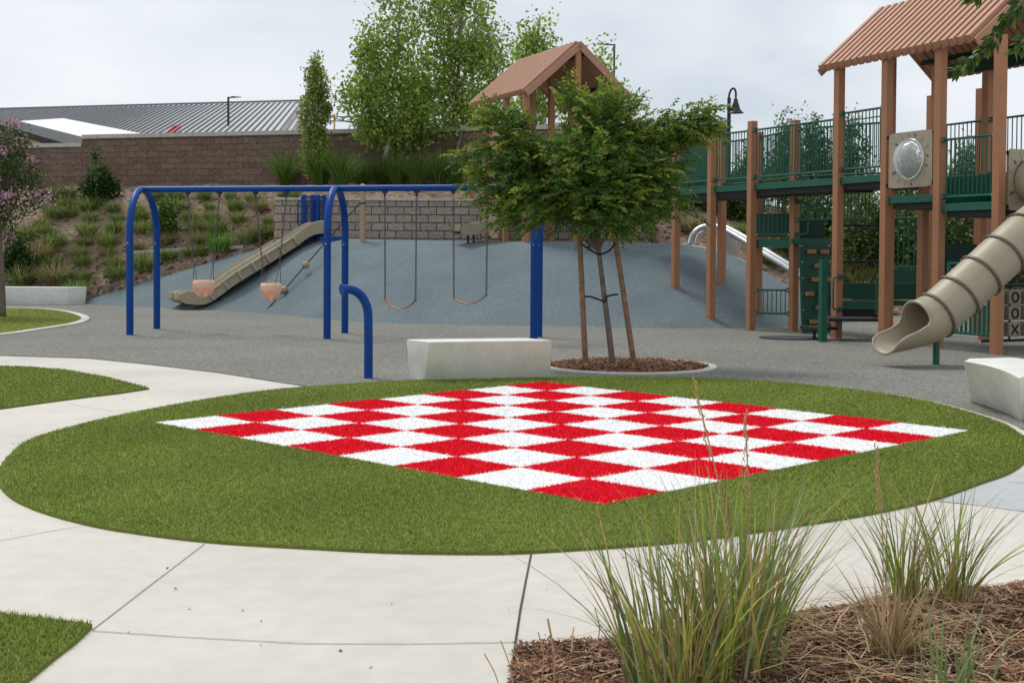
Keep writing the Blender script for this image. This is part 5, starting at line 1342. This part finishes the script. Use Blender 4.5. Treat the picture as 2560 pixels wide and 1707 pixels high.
# ------------------------------------------------------------------ branch entering at the top right (tree outside the frame)
bt2 = np.array([5.6, 9.6, 0.]); yb = 9.0
tb = thing('overhanging_tree', bt2, 'tree outside the right edge with a leafy branch reaching into the top corner', 'tree')
mb = MB(); mb.tube(catmull([bt2, bt2 + [.05, 0, 1.6], bt2 + [-.05, -.1, 3.4], bt2 + [.0, -.2, 4.6]], 5), [.11 - .004 * i for i in range(16)], 10)
br = [bt2 + [-.02, -.1, 3.0], A(2480, -160, yb), A(2420, -60, yb), A(2345, 10, yb), A(2300, 62, yb), A(2255, 118, yb), A(2200, 160, yb)]
bc = catmull(br, 8); mb.tube(bc, [max(.03 - .0007 * i, .004) for i in range(len(bc))], 6)
br2 = [A(2420, -60, yb), A(2385, 40, yb - .2), A(2352, 90, yb - .3), A(2338, 110, yb - .3)]
bc2 = catmull(br2, 6); mb.tube(bc2, .006, 5)
br3 = [bt2 + [0, -.15, 3.8], A(2560, -200, yb), A(2450, -190, yb), A(2330, -90, yb), A(2270, -40, yb), A(2240, -10, yb)]
bc3 = catmull(br3, 6); mb.tube(bc3, [max(.02 - .0006 * i, .004) for i in range(len(bc3))], 5)
mb.build('trunk', M['bark_grey'], tb, smooth=True)
PV, PD, PS_, PC = [], [], [], []
for c_, st_ in ((bc, 22), (bc2, 4), (bc3, 12)):
    for i in range(st_, len(c_)):
        for r_ in range(4 if c_ is not bc2 else 3):
            d = unit(c_[min(i + 1, len(c_) - 1)] - c_[i - 1]); sd_ = unit(np.cross(d, rng.normal(size=3)))
            PV.append(c_[i] + rng.normal(0, .012, 3)); PD.append(unit(d * .8 + sd_ * .8 + [0, 0, -.2])); PS_.append(rng.uniform(.07, .125)); PC.append(np.array([(.05, .11, .02), (.035, .08, .015), (.16, .20, .03), (.07, .13, .025)][rng.integers(0, 4)]) * rng.uniform(.8, 1.2))
crown_c = bt2 + [.4, 0, 4.6]
pts = blob_points([(crown_c, (1.2, 1.2, .9))], 60); idx = rng.integers(0, 60, 2500)
for p in pts[idx] + rng.normal(0, .18, (2500, 3)):
    PV.append(p); PD.append(unit(rng.normal(size=3))); PS_.append(.1); PC.append(np.array((.05, .10, .02)))
V, F, C = leaf_mesh(np.array(PV), np.array(PD), np.array(PS_), np.array(PC), .45, .06); npmesh('crown', V, F, M['leaf'], tb, C)

# ------------------------------------------------------------------ foreground ornamental grasses
FG = [(0.140, 0.224, 0.042), (0.210, 0.294, 0.048), (0.308, 0.364, 0.060), (0.224, 0.294, 0.132), (0.294, 0.378, 0.216), (0.378, 0.378, 0.084), (0.504, 0.392, 0.156), (0.224, 0.140, 0.096), (0.168, 0.252, 0.072), (0.420, 0.308, 0.120), (0.266, 0.322, 0.060)]
STR = [(.42, .29, .15), (.50, .36, .20), (.34, .22, .11), (.27, .18, .10), (.45, .33, .2)]
def seed_stalk(parent, px0, px1, Y, r=.0028, head=.35, name='seed_stalk', mat='seed'):
    a = np.array([*G(*px0)[:2], 0]) if px0[1] < 1500 and False else A(px0[0], px0[1], Y); b = A(px1[0], px1[1], Y + .02); mb = MB(); q = catmull([a, (a + b) / 2 + [.012, 0, 0], b], 8)
    mb.tube(q, [r] * len(q), 5)
    L = np.linalg.norm(b - a); d = unit(b - a); n = int(70 * head)
    for i in range(n if head else 0):
        f_ = 1 - head * i / n; p = a + (b - a) * f_; s = unit(np.cross(d, rng.normal(size=3))); w_ = .005 * (1 - abs(i / n - .55)) + .002
        mb.tube([p + s * .003, p + s * (.005 + w_) + d * .012, p + s * .004 + d * .026], [.0018, .0034, .0008], 4, False)
    return mb.build(name, M[mat], parent)
def fgrass(label, clumps, seeds, base, name='ornamental_grass'):
    t = thing(name, base, label, 'ornamental grass')
    Vs, Fs, Cs = [], [], []; n0 = 0
    for (c, n, sp, h, ln, w, cols, dr) in clumps:
        V, F, C = blades_np(n, c, sp, h, ln, w, cols, 7, dr); Vs.append(V); Fs.append(F + n0); Cs.append(C); n0 += len(V)
    npmesh('blades', np.concatenate(Vs), np.concatenate(Fs), M['blade'], t, np.concatenate(Cs))
    for a, b, Y, hd in seeds: seed_stalk(t, a, b, Y, head=hd)
    return t
def bp(px, Y, dz=0):
    x = (px - CX) * Y / FPX; return np.array([x, Y, float(bedz(np.array([[x, Y]]))[0]) + dz])
c1, c2, c3 = bp(1560, 4.55), bp(1690, 4.75), bp(1725, 5.35)
fgrass('tall blue green ornamental grass clump with seed stalks at the bottom centre right', [(c1, 150, .18, .67, .46, .013, FG, .35), (c2, 165, .18, .78, .42, .013, FG, .35), (c3, 110, .17, .68, .46, .012, FG, .35), (c1 + [.05, 0, 0], 45, .12, .5, .7, .005, STR, .4), (c3, 30, .15, .7, .62, .003, [(.20, .14, .08), (.16, .12, .07), (.12, .12, .05)], .3), (c2, 26, .15, .8, .5, .003, [(.20, .14, .08), (.16, .16, .07), (.10, .13, .05)], .25)],
       [((1722, 1470), (1594, 877), 5.0, .32), ((1716, 1480), (1712, 952), 5.1, .34), ((1410, 1400), (1370, 1160), 4.5, 0)], c2)
c4 = bp(2130, 5.45)
fgrass('smaller green ornamental grass clump at the mulch edge on the right', [(c4 + [-.08, 0, 0], 75, .09, .56, .45, .010, FG, .3), (c4 + [.14, .05, 0], 75, .09, .54, .5, .010, FG, .3), (c4, 60, .16, .5, .55, .003, STR + FG, .3), (c4 + [0, -.05, 0], 50, .2, .25, .6, .004, STR, .4)],
       [((2028, 1450), (2013, 1030), 5.15, .36)], c4)
c5 = bp(2055, 4.75)
fgrass('dry straw coloured grass clump between the two green clumps', [(c5, 60, .06, .42, .5, .012, STR, 1.1), (c5 + [.08, .1, 0], 40, .07, .36, .8, .008, STR, 1.2)], [], c5)
c6 = bp(2170, 4.3)
fgrass('low green grass shoots at the bottom edge right of the straw clump', [(c6, 20, .12, .34, .35, .011, [(.22, .30, .12), (.26, .32, .16), (.18, .26, .08)], .2), (c6 + [.12, .1, 0], 13, .12, .3, .4, .009, [(.22, .30, .12), (.28, .30, .12)], .2)], [], c6)
# dry stalks at the left of the bed
t = thing('dry_stalks', bp(1265, 4.6), 'few thin dry brown stalks at the left corner of the mulch bed', 'dry stalks')
for a, b in (((1272, 1590), (1258, 1420)), ((1150, 1600), (1112, 1500)), ((1180, 1600), (1150, 1470)), ((1245, 1560), (1236, 1450)), ((1372, 1480), (1366, 1395))):
    seed_stalk(t, a, b, 4.55, .004 if a[0] == 1272 else .0022, 0, 'stalk')
# loose straw on the mulch
n = 620; P = sample_poly(bed, 420); P = P[rng.random(len(P)) < np.where(np.abs(P[:, 0] - 1.45) < .45, .45, .09)]; P = P[(P[:, 1] > 3.9)]; n = len(P)
ang = rng.normal(.3, .9, n); Ls = rng.uniform(.12, .5, n); zz = bedz(P) + rng.uniform(.015, .05, n)
d = np.stack([np.cos(ang), np.sin(ang), rng.normal(0, .07, n)], 1); s = np.stack([-np.sin(ang), np.cos(ang), np.zeros(n)], 1) * rng.uniform(.0015, .0035, n)[:, None]
c = np.concatenate([P, zz[:, None]], 1); m_ = c + np.array([0, 0, .02]) ; a = c - d * Ls[:, None] / 2; b = c + d * Ls[:, None] / 2
V = np.stack([a - s, a + s, m_ + s, m_ - s, b + s, b - s], 1).reshape(-1, 3); i0 = np.arange(n) * 6
F = np.concatenate([np.stack([i0, i0 + 1, i0 + 2, i0 + 3], 1), np.stack([i0 + 3, i0 + 2, i0 + 4, i0 + 5], 1)])
stuff(npmesh('straw_litter', V, F, M['straw'], None, np.repeat(palette(n, STR, .2), 6, 0)), 'loose dry straw scattered over the mulch bed', 'straw')

# stray leaves and crumbs on paving and turf
px_ = np.stack([rng.uniform(20, 2340, 90), rng.uniform(900, 1540, 90)], 1); P = np.array([G(*q)[:2] for q in px_]); P = P[~inside(P, bed)]; n = len(P)
zz = np.where(inside(P, np.asarray(lawn)[:, :2]), .034, -.003)
V, F, C = leaf_mesh(np.concatenate([P, zz[:, None]], 1), np.stack([rng.normal(size=n), rng.normal(size=n), np.full(n, .12)], 1), rng.uniform(.008, .026, n), palette(n, [(.14, .07, .04), (.20, .13, .06), (.06, .05, .035), (.25, .2, .1)], .2), .5, .1)
stuff(npmesh('leaf_litter', V, F, M['chips'], None, C), 'scattered small dry leaves and crumbs on the paving and turf', 'leaf litter')
